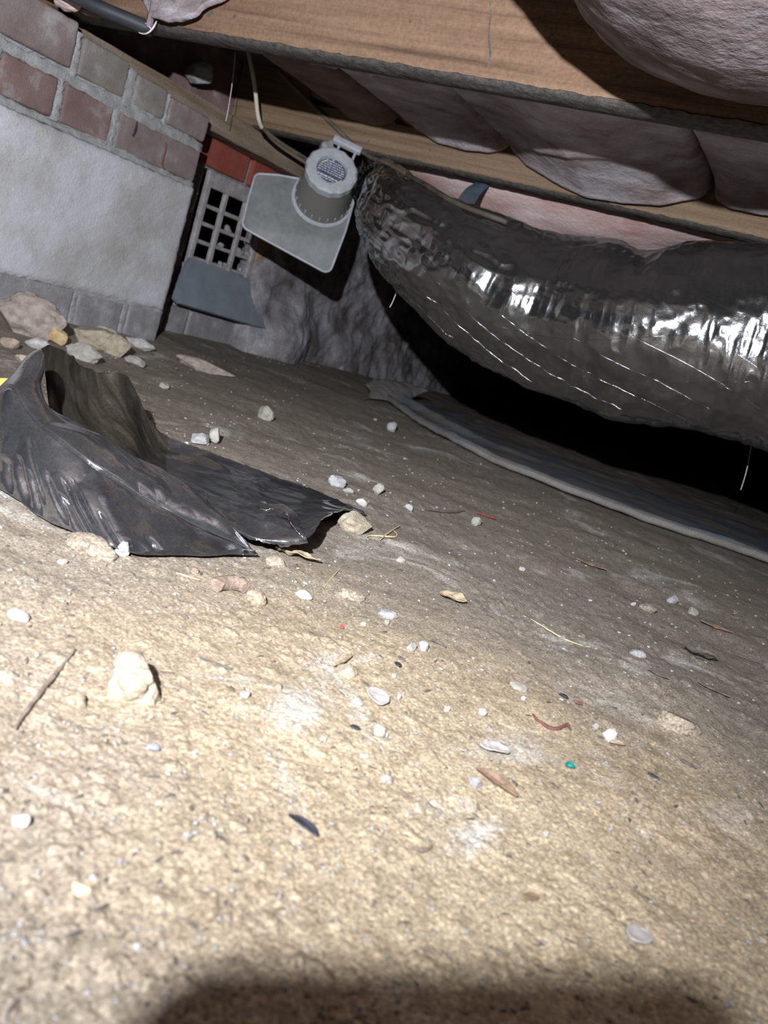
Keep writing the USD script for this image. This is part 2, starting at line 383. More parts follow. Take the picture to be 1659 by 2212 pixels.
for k, (y0, y1, z0, z1, m_) in enumerate([
        (.50, .66, .353, .412, 'brick_a'), (.672, .855, .352, .412, 'brick_a'), (.868, .953, .349, .400, 'brick_b'), (.972, .1 + .938, .347, .392, 'brick_b'), (1.046, 1.138, .345, .386, 'brick_a'),
        (.55, .742, .284, .335, 'brick_c'), (.754, .842, .283, .334, 'brick_c'), (.856, .944, .281, .333, 'brick_c'), (.957, 1.136, .279, .331, 'brick_a'),
        (.60, .80, -.03, .066, 'brick_grey'), (.812, .945, -.03, .062, 'brick_grey'), (.956, 1.050, -.03, .058, 'brick_grey'), (1.062, 1.140, -.03, .058, 'brick_grey')]):
    brick(wl, XP, y0, y1, z0, z1, m_, seed=k, proud=rng.uniform(-.001, .002))


def slab(y0, y1, z0, z1, x, depth, ny, nz, amp, freq, seed, edge=.004, prof=None):
    """a wall face with relief, looking along +x, closed at the back"""
    yy, zz = np.meshgrid(np.linspace(y0, y1, ny), np.linspace(z0, z1, nz))
    p = np.stack([0 * yy, yy, zz], -1)
    d = amp * (fbm(p * freq + seed, 4, seed) - .5) * 2 + amp * .4 * (fbm(p * freq * 6 + seed, 3, seed + 1) - .5) * 2
    e = np.minimum(np.minimum(yy - y0, y1 - yy), np.minimum(zz - z0, z1 - zz))
    d = d - edge * np.clip(1 - e / (edge * 2), 0, 1) ** 2
    if prof is not None: d = d + prof(yy, zz)
    jag = .35 * edge * (fbm(p * 130 + seed, 3, seed + 3) - .5) * 2
    front = np.stack([x + d, yy + jag * (e < edge), zz + jag * (e < edge)], -1)
    back = front.copy(); back[..., 0] = x - depth
    g = np.stack([front.reshape(-1, 3), back.reshape(-1, 3)]); k = ny * nz
    f = grid_faces(nz, ny)
    rim = np.concatenate([np.arange(ny), np.arange(1, nz) * ny + ny - 1, (nz - 1) * ny + np.arange(ny - 2, -1, -1), np.arange(nz - 2, 0, -1) * ny]); r2 = np.roll(rim, -1)
    s = np.vstack([np.stack([rim, rim + k, r2 + k], 1), np.stack([rim, r2 + k, r2], 1)])
    return np.vstack(g), np.vstack([f, f[:, ::-1] + k, s])


obj('mortar', slab(.5, 1.128, -.03, .384, XP - .004, .10, 150, 100, .0022, 55, 3, prof=lambda y, z: .002 * np.sin(y * 21)), 'mortar', wl, smooth=True)
obj('render_coat', slab(.5, 1.141, .060, .272, XP + .004, .10, 190, 80, .0016, 16, 4, edge=.006, prof=lambda y, z: .003 * (fbm(np.stack([y * 3, z * 3, 0 * y], -1), 2, 8) - .5)), 'render_coat', wl, smooth=True)
# mortar squeezed out along the bed joints and the perpends
def smear(parent, p0, p1, w, seed, mname='mortar', n=60, out=.004, name='mortar_joint'):
    p0, p1 = np.asarray(p0, float), np.asarray(p1, float); t = np.linspace(0, 1, n)
    c = p0 + (p1 - p0) * t[:, None]; d = (p1 - p0) / np.linalg.norm(p1 - p0); up = np.cross([1, 0, 0], d)
    ws = w * (.25 + 1.2 * fbm(np.stack([t * np.linalg.norm(p1 - p0) * 90, 0 * t, 0 * t + seed], -1), 3, seed))
    k = 7; a = np.linspace(0, np.pi, k); g = np.zeros((n, k, 3))
    for j in range(k):
        q = c + up * (np.cos(a[j]) * ws / 2)[:, None]
        q[:, 0] += out * .55 * np.sin(a[j]) * (.3 + 1.3 * fbm(q * 200, 3, seed)) - .004
        q += (up * .0032) * ((fbm(q * 200 + 7, 2, seed + 2) - .5) * 2)[:, None]
        g[:, j] = q
    v = g.reshape(-1, 3); f = grid_faces(n, k); b = len(v); vb = v.copy(); vb[:, 0] -= .006
    rim = np.concatenate([np.arange(k), np.arange(1, n) * k + k - 1, (n - 1) * k + np.arange(k - 2, -1, -1), np.arange(n - 2, 0, -1) * k]); r2 = np.roll(rim, -1)
    return obj(name, (np.vstack([v, vb]), np.vstack([f, f[:, ::-1] + b, np.stack([rim, rim + b, r2 + b], 1), np.stack([rim, r2 + b, r2], 1)])), mname, parent, smooth=True)


for k, (a, b, w) in enumerate([((.55, .344), (1.135, .336), .017), ((.55, .278), (1.136, .274), .013), ((.8625, .34), (.8605, .402), .013), ((.9625, .34), (.963, .394), .017), ((1.042, .34), (1.042, .388), .008),
                               ((.748, .28), (.748, .338), .012), ((.849, .28), (.848, .336), .013), ((.951, .276), (.950, .334), .013),
                               ((.951, .0), (.951, .06), .014), ((1.056, .0), (1.056, .06), .016), ((.60, .062), (1.14, .058), .010), ((.9, .0), (1.14, .0), .014)]):
    smear(wl, (XP + .001, *a), (XP + .001, *b), w, 40 + k)
# insect tubes and cracks on the pier face
obj('stain_drip', tube([(XP + .001, .987, .328), (XP + .0012, .988, .318), (XP + .001, .986, .306)], [.0012, .0022, .0016], 6, 12), 'black_bit', wl)
obj('stain_drip', tube([(XP + .001, 1.053, .318), (XP + .0012, 1.055, .300), (XP + .001, 1.057, .285), (XP + .001, 1.064, .280)], [.001, .002, .0016, .001], 6, 14), 'root_red', wl)

wb = thing('wall_back', kind='structure', label='rough brick outer wall behind the pier')
ZB, ZT = -.06, .378
# courses of the outer wall around the air brick
k = 0
for (y0, y1, z0, z1, m_) in [
        (1.02, 1.120, .330, .384, 'brick_red'), (1.130, 1.384, .329, .380, 'brick_red'), (1.396, 1.63, .329, .380, 'brick_red'), (1.64, 1.88, .329, .380, 'brick_grey'),
        (1.02, 1.262, -.04, .070, 'brick_grey'), (1.268, 1.325, -.04, .066, 'brick_grey'), (1.332, 1.520, -.04, .064, 'brick_grey'), (1.528, 1.72, -.04, .058, 'brick_grey'),
        (1.02, 1.27, .078, .158, 'brick_c'), (1.02, 1.27, .166, .24, 'brick_a'), (1.02, 1.27, .25, .322, 'brick_b'),
        (1.48, 1.560, .195, .25, 'brick_ochre'), (1.572, 1.70, .195, .25, 'brick_red'), (1.48, 1.60, .258, .322, 'brick_a'), (1.61, 1.83, .258, .322, 'brick_b'),
        (1.27, 1.50, .078, .150, 'brick_grey')]:
    brick(wb, XW, y0, y1, z0, z1, m_, depth=.03 if y0 == 1.48 else .10, seed=60 + k, proud=rng.uniform(-.002, .003)); k += 1
obj('mortar', slab(1.02, 1.278, ZB, ZT, XW - .006, .1, 60, 90, .002, 55, 5), 'mortar', wb, smooth=True)
obj('mortar', slab(1.278, 1.472, ZB, .096, XW - .006, .1, 60, 40, .002, 55, 6), 'mortar', wb, smooth=True)
obj('mortar', slab(1.278, 1.472, .326, ZT, XW - .006, .1, 60, 20, .002, 55, 7), 'mortar', wb, smooth=True)
obj('mortar', slab(1.56, 3.6, ZB, .56, XW - .008, .1, 200, 90, .002, 55, 8), 'mortar', wb, smooth=True)


def bag(y, z):
    """rough bagged mortar, thick at the foot, thin and ragged at its upper left"""
    n_ = fbm(np.stack([y * 14, z * 14, 0 * y], -1), 4, 31)
    edge = (y - 1.47) * 1.0 + (.20 - z) * .9 - .02 + .07 * (n_ - .5) * 2
    t = np.clip(edge / .05, 0, 1); t = t * t * (3 - 2 * t)
    foot = np.clip((.16 - z) / .2, 0, 1)
    mound = .05 * np.exp(-(((y - 1.60) / .09) ** 2 + ((z - .03) / .12) ** 2))
    return t * (.010 + .030 * foot + mound + .014 * (n_ - .5) * 2 + .005 * (fbm(np.stack([y * 36, z * 40, 0 * y], -1), 4, 32) - .5) * 2) - (1 - t) * .02


obj('rough_mortar', slab(1.472, 3.6, ZB, .375, XW - .002, .03, 360, 95, .003, 30, 9, edge=.002, prof=bag), 'rough_wall', wb, smooth=True)

# air brick
gx = XW + .002
av = thing('air_brick', (gx, 1.37, .10), 'grey terracotta air brick with a grid of square holes beside the pier', 'vent')
Y0, Y1, Z0, Z1 = 1.284, 1.474, .108, .326
def bx(a, b, **kw):
    a, b = np.asarray(a, float), np.asarray(b, float)
    return moved(rbox(b - a, kw.get('r', .003), kw.get('seg', 5), kw.get('amp', .0008), 120, kw.get('seed', 1)), t=(a + b) / 2)
obj('frame_rail', bx((gx - .011, Y0, Z1 - .030), (gx, Y1, Z1), seed=2, seg=10), 'terracotta_grey', av, smooth=True)
obj('frame_rail', bx((gx - .011, Y0, Z0), (gx, Y1, Z0 + .012), seed=3, seg=10), 'terracotta_grey', av, smooth=True)
obj('frame_stile', bx((gx - .011, Y0, Z0), (gx, Y0 + .013, Z1), seed=4, seg=10), 'terracotta_grey', av, smooth=True)
obj('frame_stile', bx((gx - .011, Y1 - .013, Z0), (gx, Y1, Z1), seed=5, seg=10), 'terracotta_grey', av, smooth=True)
for j, y in enumerate((1.346, 1.409)):
    obj('vertical_bar', bx((gx - .010, y - .006, Z0), (gx - .001, y + .006, Z1 - .02), seed=10 + j, seg=10, amp=.0012), 'terracotta_grey', av, smooth=True)
for j in range(5):
    z = .2625 - j * .0335
    obj('horizontal_bar', bx((gx - .010, Y0 + .005, z - .004), (gx - .004, Y1 - .005, z + .004), seed=20 + j, seg=10, amp=.0014), 'terracotta_grey', av, smooth=True)
# mortar crumbs lodged in the holes
rg = np.random.default_rng(8)
cr = []
for _ in range(16):
    j = int(rg.integers(1, 5)); y = rg.uniform(1.36, 1.462); w = rg.uniform(.012, .028)
    cr.append(moved(stone((.012, w, w * .7), int(rg.integers(1e6)), .5, 2, .8, 2.0, 3), t=(gx - .008, y, .2625 - j * .0335 + .003 + w * .2)))
t_ = obj('mortar_crumbs', cat_(cr), 'mortar', smooth=True)
tag(t_, 'crumbs of pale mortar lodged in the holes of the air brick', 'mortar crumbs', kind='stuff')

# fibre cement offcut leaning under the air brick
A, B = hit(409, 556, 0, XW + .004), hit(549, 607, 0, XW + .004)
Cc, D, E_ = hit(372, 638, 0, XW + .042), hit(387, 655, 0, XW + .044), hit(640, 731, 0, XW + .044)
Ff = hit(596, 640, 0, XW + .02)
pts = np.array([A, B, Ff, E_, D, Cc]); nrm = np.cross(pts[1] - pts[0], pts[4] - pts[0]); nrm /= np.linalg.norm(nrm); nrm *= np.sign(nrm[0])
cen = pts.mean(0); pp = pts - np.outer((pts - cen) @ nrm, nrm)
k = len(pp); v = np.vstack([pp, pp - nrm * .007]); f = [[0, i, i + 1] for i in range(1, k - 1)]
f += [[k, k + i + 1, k + i] for i in range(1, k - 1)]
for i in range(k): j = (i + 1) % k; f += [[i, i + k, j + k], [i, j + k, j]]
f = np.array(f)
tmp = trimesh.Trimesh(v, f, process=False); tmp.fix_normals()
obj('cement_sheet', (np.array(tmp.vertices), np.array(tmp.faces)), 'fibre_cement', smooth=False, label='flat blue-grey fibre cement offcut leaning below the air brick', cat='cement sheet')

# ------------------------------------------------------------------ timber
ZJ = .42
def beam(name, x0, x1, y0, y1, z0, z1, m_, seed, amp=.0012, nx=120, **kw):
    v, f = rbox((x1 - x0, y1 - y0, z1 - z0), .003, nx, 0)
    q = v + np.array([(x0 + x1) / 2, (y0 + y1) / 2, (z0 + z1) / 2])
    d = amp * (fbm(q * np.array([14, 90, 90]) + seed, 4, seed) - .5) * 2
    return (q + vnorm(v, f) * d[:, None], f)


def joist(y, label, m_, th=.038, x0=-1.185, x1=1.1, seed=1, dust=True):
    t = thing('floor_joist', ((x0 + x1) / 2, y + th / 2, ZJ), label, 'joist')
    obj('timber', beam('t', x0, x1, y, y + th, ZJ, ZJ + .105, m_, seed), m_, t, smooth=40)
    if dust:   # grime and cobweb dust caked along the lower arris
        rg = np.random.default_rng(seed); n = 420; xs = np.linspace(x0 + .06, x1 - .02, n); k = 9; g = np.zeros((n, k, 3))
        w = np.linspace(0, 1, k)
        for j in range(k):
            yy = y - .001 + w[j] * (th + .002)
            zz = ZJ - .0005 - 0.0024 * np.sin(np.pi * np.clip(w[j] * .9 + .08, 0, 1)) * (.25 + 1.3 * fbm(np.stack([xs * 75, 0 * xs + j * .9, 0 * xs + seed], -1), 4, seed))
            if j == 0: zz = ZJ + .0035 * (fbm(np.stack([xs * 110, 0 * xs, 0 * xs], -1), 3, seed + 4) - .2)
            g[:, j] = np.stack([xs, yy + 0 * xs, zz], 1)
        obj('caked_dust', shell(g, .0012), 'dust', t, smooth=True)
    return t


j1 = joist(.837, 'near orange pine floor joist running across the top of the picture', 'pine', seed=3)
# a dark split down its face, and knots
def flake(pts, w, dpt=.0012):
    """a slim dark seam lying on a face that looks to -y"""
    return tube([(x, y, z) for x, y, z in pts], w, 5, 16)
P1 = [hit(px, py, 1, .8366) for px, py in ((1057, 2), (1058, 50), (1056, 85), (1059, 118), (1054, 140), (1042, 146))]
obj('split', tube(P1, [.0004, .0006, .0011, .0013, .0007, .0003], 6, 30), 'bark', j1)
for k, (px, py, s) in enumerate([(1165, 38, .0028), (1193, 76, .0022), (1190, 62, .0016), (455, 30, .004), (507, 36, .0026), (902, 90, .0022), (886, 47, .0022), (1335, 166, .003)]):
    c = hit(px, py, 1, .8372); v, f = stone((s * 2, .0012, s * 2.6), k, .4, 2); obj('knot', (v + c, f), 'bark', j1, smooth=True)
j2 = joist(1.293, 'second pine floor joist, paler, carrying the plastic fan and the duct strap', 'pine_pale', seed=5)
for k, (px, py, s) in enumerate([(930, 322, .003), (517, 232, .0035), (637, 270, .002), (796, 305, .0026)]):
    c = hit(px, py, 1, 1.2932); v, f = stone((s * 1.4, .0012, s * 3), k, .4, 2); obj('knot', (v + c, f), 'bark', j2, smooth=True)
wp = thing('wall_plate', (-1.155, 1.9, .378), 'grey weathered timber wall plate along the top of the brick wall', 'wall plate')
obj('timber', beam('w', -1.185, -1.13, .45, 3.6, .378, .4195, 'old_timber', 9, .002), 'old_timber', wp, smooth=40)
obj('ceiling', beam('c', -1.25, 1.0, -.3, 3.6, .525, .545, 'dark_board', 4, .001, 20), 'dark_board', kind='structure', label='dark underside of the floor boards')
# the brick skin closing the joist bays above the plate
obj('wall_left_upper', slab(-.3, 3.6, .42, .53, -1.19, .06, 160, 20, .003, 30, 14), 'brick_c', smooth=True, kind='structure', label='dim brick above the wall plate')
lump = thing('mortar_lump', hit(432, 165, 0, -1.14), 'pale lump of mortar sitting on the wall plate below the near joist', 'mortar lump')
obj('lump', moved(stone((.05, .06, .052), 91, .3, 3, .8, 1.2, 5), t=hit(432, 160, 0, -1.15)), 'stone_grey', lump, smooth=True)

# ------------------------------------------------------------------ glass wool batts
def pillow(name, xs, zs, y0, y1, ztop, zside, m_, label, seed, lean=0.0, amp=.004, nx=170, ny=110, fold=None, flat=None):
    nx, ny = int(nx * .72), int(ny * .72)
    """a batt sagging out of a joist bay: xs, zs its lowest line along x; closed on top"""
    xa, xb = xs[0], xs[-1]
    u = np.linspace(0, 1, nx); v = np.linspace(-1, 1, ny); U_, V_ = np.meshgrid(u, v, indexing='ij')
    X = xa + (xb - xa) * U_; zm = np.interp(X, xs, zs)
    t = np.clip(1 - np.abs(V_ - lean * (1 - V_ ** 2)) ** 2.4, 0, 1) ** .8
    Z = zside + (zm - zside) * t
    if flat is not None:      # lies almost level in the bay and is lowest close to the far joist
        t = np.where(V_ < .93, 1.0, np.sqrt(np.clip(1 - ((V_ - .93) / .07) ** 2, 0, 1)))
        Z = zside + (zm + flat * (np.clip(.93 - V_, 0, 2) / 1.93) ** .62 - zside) * t; Z = np.minimum(Z, np.maximum(zside, zm))
    Y = (y0 + y1) / 2 + V_ * (y1 - y0) / 2
    p = np.stack([X, Y, Z], -1)
    r = .05
    e = np.clip(np.minimum(X - xa, xb - X) / .012, 0, 1) ** .5
    d = amp * ((fbm(p * np.array([10, 16, 16]) + seed, 3, seed) - .5) * 2 + .16 * (fbm(p * np.array([60, 130, 130]) + seed, 3, seed + 1) - .5) * 2 + .10 * (noise(p * 420, seed + 2) - .5))
    Z = Z - np.abs(d) * t * 1.0 + (1 - e) * .012
    if fold is not None: Z = Z + fold(X, Y, t)
    bot = np.stack([X, Y, Z], -1)
    top = np.stack([X, Y, np.full_like(Z, ztop)], -1)
    k = nx * ny; f = grid_faces(nx, ny)
    rim = np.concatenate([np.arange(ny), np.arange(1, nx) * ny + ny - 1, (nx - 1) * ny + np.arange(ny - 2, -1, -1), np.arange(nx - 2, 0, -1) * ny]); r2 = np.roll(rim, -1)
    s = np.vstack([np.stack([rim, rim + k, r2 + k], 1), np.stack([rim, r2 + k, r2], 1)])
    vv, ff = np.vstack([bot.reshape(-1, 3), top.reshape(-1, 3)]), np.vstack([f, f[:, ::-1] + k, s])
    return obj(name, (vv, ff[:, ::-1]), m_, smooth=True, label=label, cat='insulation')


def line(pts, y, extra=()):
    q = [hit(px, py, 1, y) for px, py in pts]
    return [float(a[0]) for a in q], [float(a[2]) for a in q]


YB = 1.265
xs, zs = line([(852, 175), (866, 235), (888, 270), (940, 305), (1000, 321), (1050, 325), (1088, 318), (1096, 300)], YB)
pillow('insulation_batt', xs, zs, .884, 1.289, .515, .47, 'wool_grey_pink', 'short dusty glass wool batt left of the widest one, behind the near joist', 31, flat=.055)
xs, zs = line([(1097, 270), (1100, 318), (1130, 352), (1200, 396), (1260, 424), (1340, 437), (1420, 441), (1452, 434), (1490, 426), (1528, 419), (1533, 400)], YB)
pillow('insulation_batt', xs, zs, .884, 1.289, .515, .47, 'wool_grey_pink', 'widest dusty pink glass wool batt sagging between the two pine joists', 32, flat=.055, fold=lambda X, Y, t: -.004 * np.exp(-((Y - 1.14 - 2.2 * (X + .38) ** 2) / .012) ** 2) * t)
xs, zs = line([(1537, 400), (1540, 422), (1575, 447), (1640, 460), (1700, 466), (1900, 500), (2900, 720), (3100, 760)], YB)
pillow('insulation_batt', xs, zs, .884, 1.289, .515, .47, 'wool_grey_pink', 'dusty glass wool batt cut off by the right edge, between the two joists', 33, flat=.055)
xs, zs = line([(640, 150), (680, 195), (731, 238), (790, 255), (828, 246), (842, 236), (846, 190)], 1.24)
pillow('insulation_batt', xs, zs, .884, 1.289, .515, .475, 'wool_brown', 'brown insulation sagging in the dark above the bent cables', 34, flat=.04)  # browner and darker wool than the neighbouring batts
xs, zs = line([(1222, -60), (1238, 0), (1290, 62), (1350, 104), (1450, 146), (1560, 176), (1659, 186), (1760, 186), (1950, 205), (2700, 330), (3000, 380)], .66)
pillow('insulation_batt', xs, zs, .41, .832, .515, .46, 'wool_pale', 'pale streaky glass wool batt bulging at the top right corner, nearest the lens', 35, amp=.004)
xs, zs = line([(880, 380), (905, 420), (960, 450), (1060, 492), (1150, 520), (1250, 540), (1340, 552), (1450, 556), (1560, 565), (1640, 560), (1800, 600), (2800, 800)], 1.48)
pillow('insulation_batt', xs, zs, 1.34, 1.74, .515, .44, 'wool_pink', 'clean pink glass wool batt hanging behind the second joist above the duct', 36, amp=.007, nx=200)
# tuft caught over the near joist, with a frayed tail
tb = hit(400, 20, 1, .82)
tf = thing('insulation_tuft', tb, 'tuft of pale pink glass wool hanging over the near joist at top left', 'insulation')
g = np.zeros((60, 40, 3))
for i, u in enumerate(np.linspace(0, 1, 60)):
    for j, v_ in enumerate(np.linspace(0, 1, 40)):
        bx_ = np.interp(u, [0, .15, .35, .55, .8, 1], [318, 330, 350, 395, 445, 492]); lo = np.interp(u, [0, .12, .22, .4, .6, .85, 1], [12, 66, 40, 52, 44, 14, -4])
        y = -70 + (lo + 70) * v_
        dpt = .018 * math.sin(math.pi * u) + .012 * math.sin(v_ * 9 + u * 5) * .3
        g[i, j] = hit(bx_ + 6 * math.sin(v_ * 7 + u * 20), y, 1, .832 - dpt * (.3 + .7 * v_))
g += (np.array([0, -1, 0]) * (.008 * (fbm(g * 60, 3, 9)))[..., None])
obj('wool', shell(g, .006), 'wool_pale', tf, smooth=True)
obj('frayed_tail', tube([hit(338, 46, 1, .825), hit(332, 58, 1, .822), hit(324, 68, 1, .82), hit(312, 73, 1, .82), hit(300, 70, 1, .82)], [.0008, .0012, .0010, .0008, .0005], 7, 30), 'fluff', tf, smooth=True)
obj('frayed_tail', tube([hit(328, 66, 1, .82), hit(320, 55, 1, .82), hit(314, 50, 1, .82)], [.0009, .0007, .0005], 7, 14), 'fluff', tf, smooth=True)
tf2 = thing('insulation_tuft', hit(150, 10, 1, .80), 'small pink insulation tuft beside the black pipe in the top left corner', 'insulation')
obj('wool', moved(stone((.05, .03, .028), 93, .4, 3), t=hit(148, 2, 1, .80)), 'wool_pink', tf2, smooth=True)
obj('wool', moved(stone((.05, .02, .012), 94, .5, 3), t=hit(205, 28, 1, .81)), 'wool_brown', tf2, smooth=True)
pipe = thing('conduit', hit(240, 30, 1, .79), 'black conduit passing in front of the near joist end at top left', 'pipe')
obj('tube', tube([hit(60, -70, 1, .74), hit(160, -10, 1, .77), hit(240, 27, 1, .795), hit(300, 52, 1, .82), hit(330, 66, 1, .832)], .0085, 14, 40), 'black_pipe', pipe, smooth=True)

# ------------------------------------------------------------------ flexible duct
CP = [(2650, 1110, .92, .126), (1990, 870, .98, .126), (1830, 803, 1.02, .125), (1659, 755, 1.06, .123), (1430, 722, 1.11, .116), (1200, 682, 1.16, .100), (1030, 604, 1.185, .085), (906, 514, 1.22, .067), (846, 448, 1.32, .0515), (818, 398, 1.50, .041)]
cp = np.array([at(a, b, c) for a, b, c, _ in CP]); rr = np.array([q[3] for q in CP])
s_ = np.r_[0, np.cumsum(np.linalg.norm(np.diff(cp, axis=0), axis=1))]
cs, crr = CubicSpline(s_, cp), CubicSpline(s_, rr)


def duct_surface(s0, s1, ns, nt, dr, extra=0.0):
    s = np.linspace(s0, s1, ns); c = cs(s); T = cs(s, 1); T /= np.linalg.norm(T, axis=1, keepdims=True)
    upv = np.tile([0, 0, 1.0], (ns, 1)); a = upv - T * (upv * T).sum(1, keepdims=True); a /= np.linalg.norm(a, axis=1, keepdims=True); b = np.cross(T, a)
    th = np.arange(nt) / nt * 2 * np.pi; S, TH = np.meshgrid(s, th, indexing='ij')
    r = crr(S) + extra + dr(S, TH)
    return c[:, None] + r[..., None] * (np.cos(TH)[..., None] * a[:, None] + np.sin(TH)[..., None] * b[:, None]), S, TH


def wr(S, TH):
    c, s = np.cos(TH), np.sin(TH)
    P = lambda fs, ft, o=0: np.stack([S * fs + o, c * ft + 7, s * ft + 3], -1)
    ridge = lambda n: 1 - np.abs(2 * n - 1)
    d = .009 * (fbm(P(9, 1.1), 2, 50) - .5) * 2                               # saggy bulges
    d += .0044 * (ridge(fbm(P(26, 1.2, 4), 2, 51)) - .6)                      # gathers running round the duct
    d += .0022 * (ridge(noise(P(62, 1.6, 1), 52)) - .5) * (.3 + 1.2 * noise(P(6, 1.5), 57))
    d += .0013 * (ridge(noise(P(120, 2.5, 6), 58)) - .5) * np.clip(2.4 * noise(P(9, 2.5, 3), 59) - .4, .3, 1.3)
    d += (.0018 + .0016 * np.clip((S - s_[5] - .05) / .15, 0, 1)) * (ridge(noise(P(62, 7.5, 2), 53)) - .5)                       # crumples
    d += .0007 * (ridge(noise(P(95, 11, 5), 54)) - .5) * np.clip(2.6 * noise(P(7, 2, 8), 55) - .7, .1, 1.3)
    # a soft kink where the top folds over
    d -= .011 * np.exp(-((S - SK) / .03) ** 2) * np.clip(c - .35, 0, 1) * 1.6
    d -= .003 * np.exp(-((S - SK - .03 - .04 * s) / .010) ** 2) * np.clip(c + .1, 0, 1)
    return d


SK = float(s_[4] + .03)
base = cp[5].copy(); base[2] -= rr[5]
du = thing('flexible_duct', base, 'large silver foil flexible duct sagging from the joists on the right', 'duct')
g, S, TH = duct_surface(s_[0], s_[-1] - .035, 1050, 290, wr)
obj('foil_jacket', (g.reshape(-1, 3), grid_faces(1050, 290, True)), 'foil', du, smooth=True)
wr2 = lambda S, TH: .007 * (fbm(np.stack([S * 45, np.cos(TH) * 3.5, np.sin(TH) * 3.5], -1), 3, 61) - .5) * 2 + .003 * (1 - np.abs(2 * noise(np.stack([S * 120, np.cos(TH) * 7, np.sin(TH) * 7], -1), 62) - 1)) * .5
g, S, TH = duct_surface(s_[-1] - .095, s_[-1] + .012, 110, 150, wr2, .004)
obj('foil_tape_collar', (g.reshape(-1, 3), grid_faces(110, 150, True)), 'foil_tape', du, smooth=True, label='crumpled shiny foil tape at the end of the duct')
# reinforcing threads wound slantwise under the film
th_ = []
for k in range(8):
    for sg in (1, -1):
        if sg < 0 and k not in (2, 5): continue
        sv = np.linspace(s_[0], s_[1] + 1.15, 330); TT = -4.35 + k * .33 + (sv - s_[1]) * 3.0 if sg > 0 else -.9 - k * .16 - (sv - s_[1]) * 1.6
        ok = (TT < -1.25) & (TT > -2.7) & (sv < s_[1] + .80); sv, TT = sv[ok], TT[ok]
        if len(sv) < 8: continue
        c = cs(sv); T = cs(sv, 1); T /= np.linalg.norm(T, axis=1, keepdims=True); upv = np.array([0, 0, 1.0]); a = upv - T * (T @ upv)[:, None]; a /= np.linalg.norm(a, axis=1, keepdims=True); b = np.cross(T, a)
        r = crr(sv) + wr(sv, TT) + .0001
        th_.append(tube(c + r[:, None] * (np.cos(TT)[:, None] * a + np.sin(TT)[:, None] * b), .00032, 5))
tag(obj('reinforcing_threads', cat_(th_), 'foil', du, smooth=True), kind='stuff')

# strap holding the duct up to the second joist
st = thing('duct_strap', hit(1035, 385, 1, 1.335), 'blue-grey plastic strap tying the duct up to the second joist', 'strap')
sp = [(1074, 362, 1.455), (1050, 392, 1.42), (1022, 415, 1.36), (1003, 440, 1.28), (990, 458, 1.20), (975, 475, 1.17)]
wv = np.array([.028, .028, .029, .030, .031, .028]); g = np.zeros((40, 8, 3)); tt = np.linspace(0, 5, 40)
for i, t in enumerate(tt):
    px, py, dd = (np.interp(t, range(6), [q[k] for q in sp]) for k in range(3)); w = np.interp(t, range(6), wv)
    for j in range(8):
        o = (j / 7 - .5) * w / 1.49 * FPX
        g[i, j] = at(px + .85 * o, py + .30 * o + 3 * math.sin(t * 2 + j * .3), dd + .004 * math.sin(j * .9 + t))
obj('webbing', shell(g, .0015), 'strap_blue', st, smooth=True)

# cables
c1 = thing('cable', at(565, 270, 1.46), 'thin cream cable dropping from the dark bay and bending along the wall plate', 'cable')
obj('sheath', tube([at(536, 110, 1.42), at(546, 160, 1.42), at(552, 200, 1.43), at(557, 248, 1.45), at(566, 276, 1.47)], .0036, 10, 50), 'cable_white', c1, smooth=True)
obj('dusty_sheath', tube([at(565, 273, 1.468), at(590, 297, 1.50), at(640, 330, 1.55), at(690, 366, 1.62)], .0037, 10, 50), 'cable_brown', c1, smooth=True)
c2 = thing('cable', at(760, 312, 1.42), 'long brown cable running down across the second joist and over the duct', 'cable')
obj('sheath', tube([hit(600, 150, 1, 1.25), hit(640, 193, 1, 1.27), hit(680, 232, 1, 1.287), hit(725, 275, 1, 1.287), hit(770, 318, 1, 1.287), at(830, 350, 1.36), at(880, 378, 1.25), at(902, 390, 1.21)], .0036, 10, 110), 'cable_brown', c2, smooth=True)
obj('darkened_sheath', tube([at(880, 378, 1.25), at(902, 390, 1.21), at(940, 412, 1.165), at(985, 438, 1.135), at(1040, 460, 1.12), at(1095, 480, 1.115)], .0036, 10, 60), 'cable_darkened', c2, smooth=True)  # same brown cable, coloured darker here to offset the lamp on it

# ------------------------------------------------------------------ plastic fan hung from the second joist
DF = 1.49
n_ = -Fw + Rt * .27 + Up * .25; n_ /= np.linalg.norm(n_)
e2 = Rt * .33 + Up * .94; e2 -= n_ * (e2 @ n_); e2 /= np.linalg.norm(e2); e1 = np.cross(e2, n_)
BC = at(696, 432, DF)                                      # where the neck leaves the plate
Rm = np.stack([e1, e2, n_])
fan = thing('vent_fan', BC - n_ * .01, 'pale plastic fitting with a ribbed round cap and square flange, hanging before the vent', 'vent fitting')


def to_local(px, py):
    d = at(px, py, 1) - CAM; t = ((BC - CAM) @ n_) / (d @ n_); q = CAM + d * t - BC
    return q @ e1, q @ e2


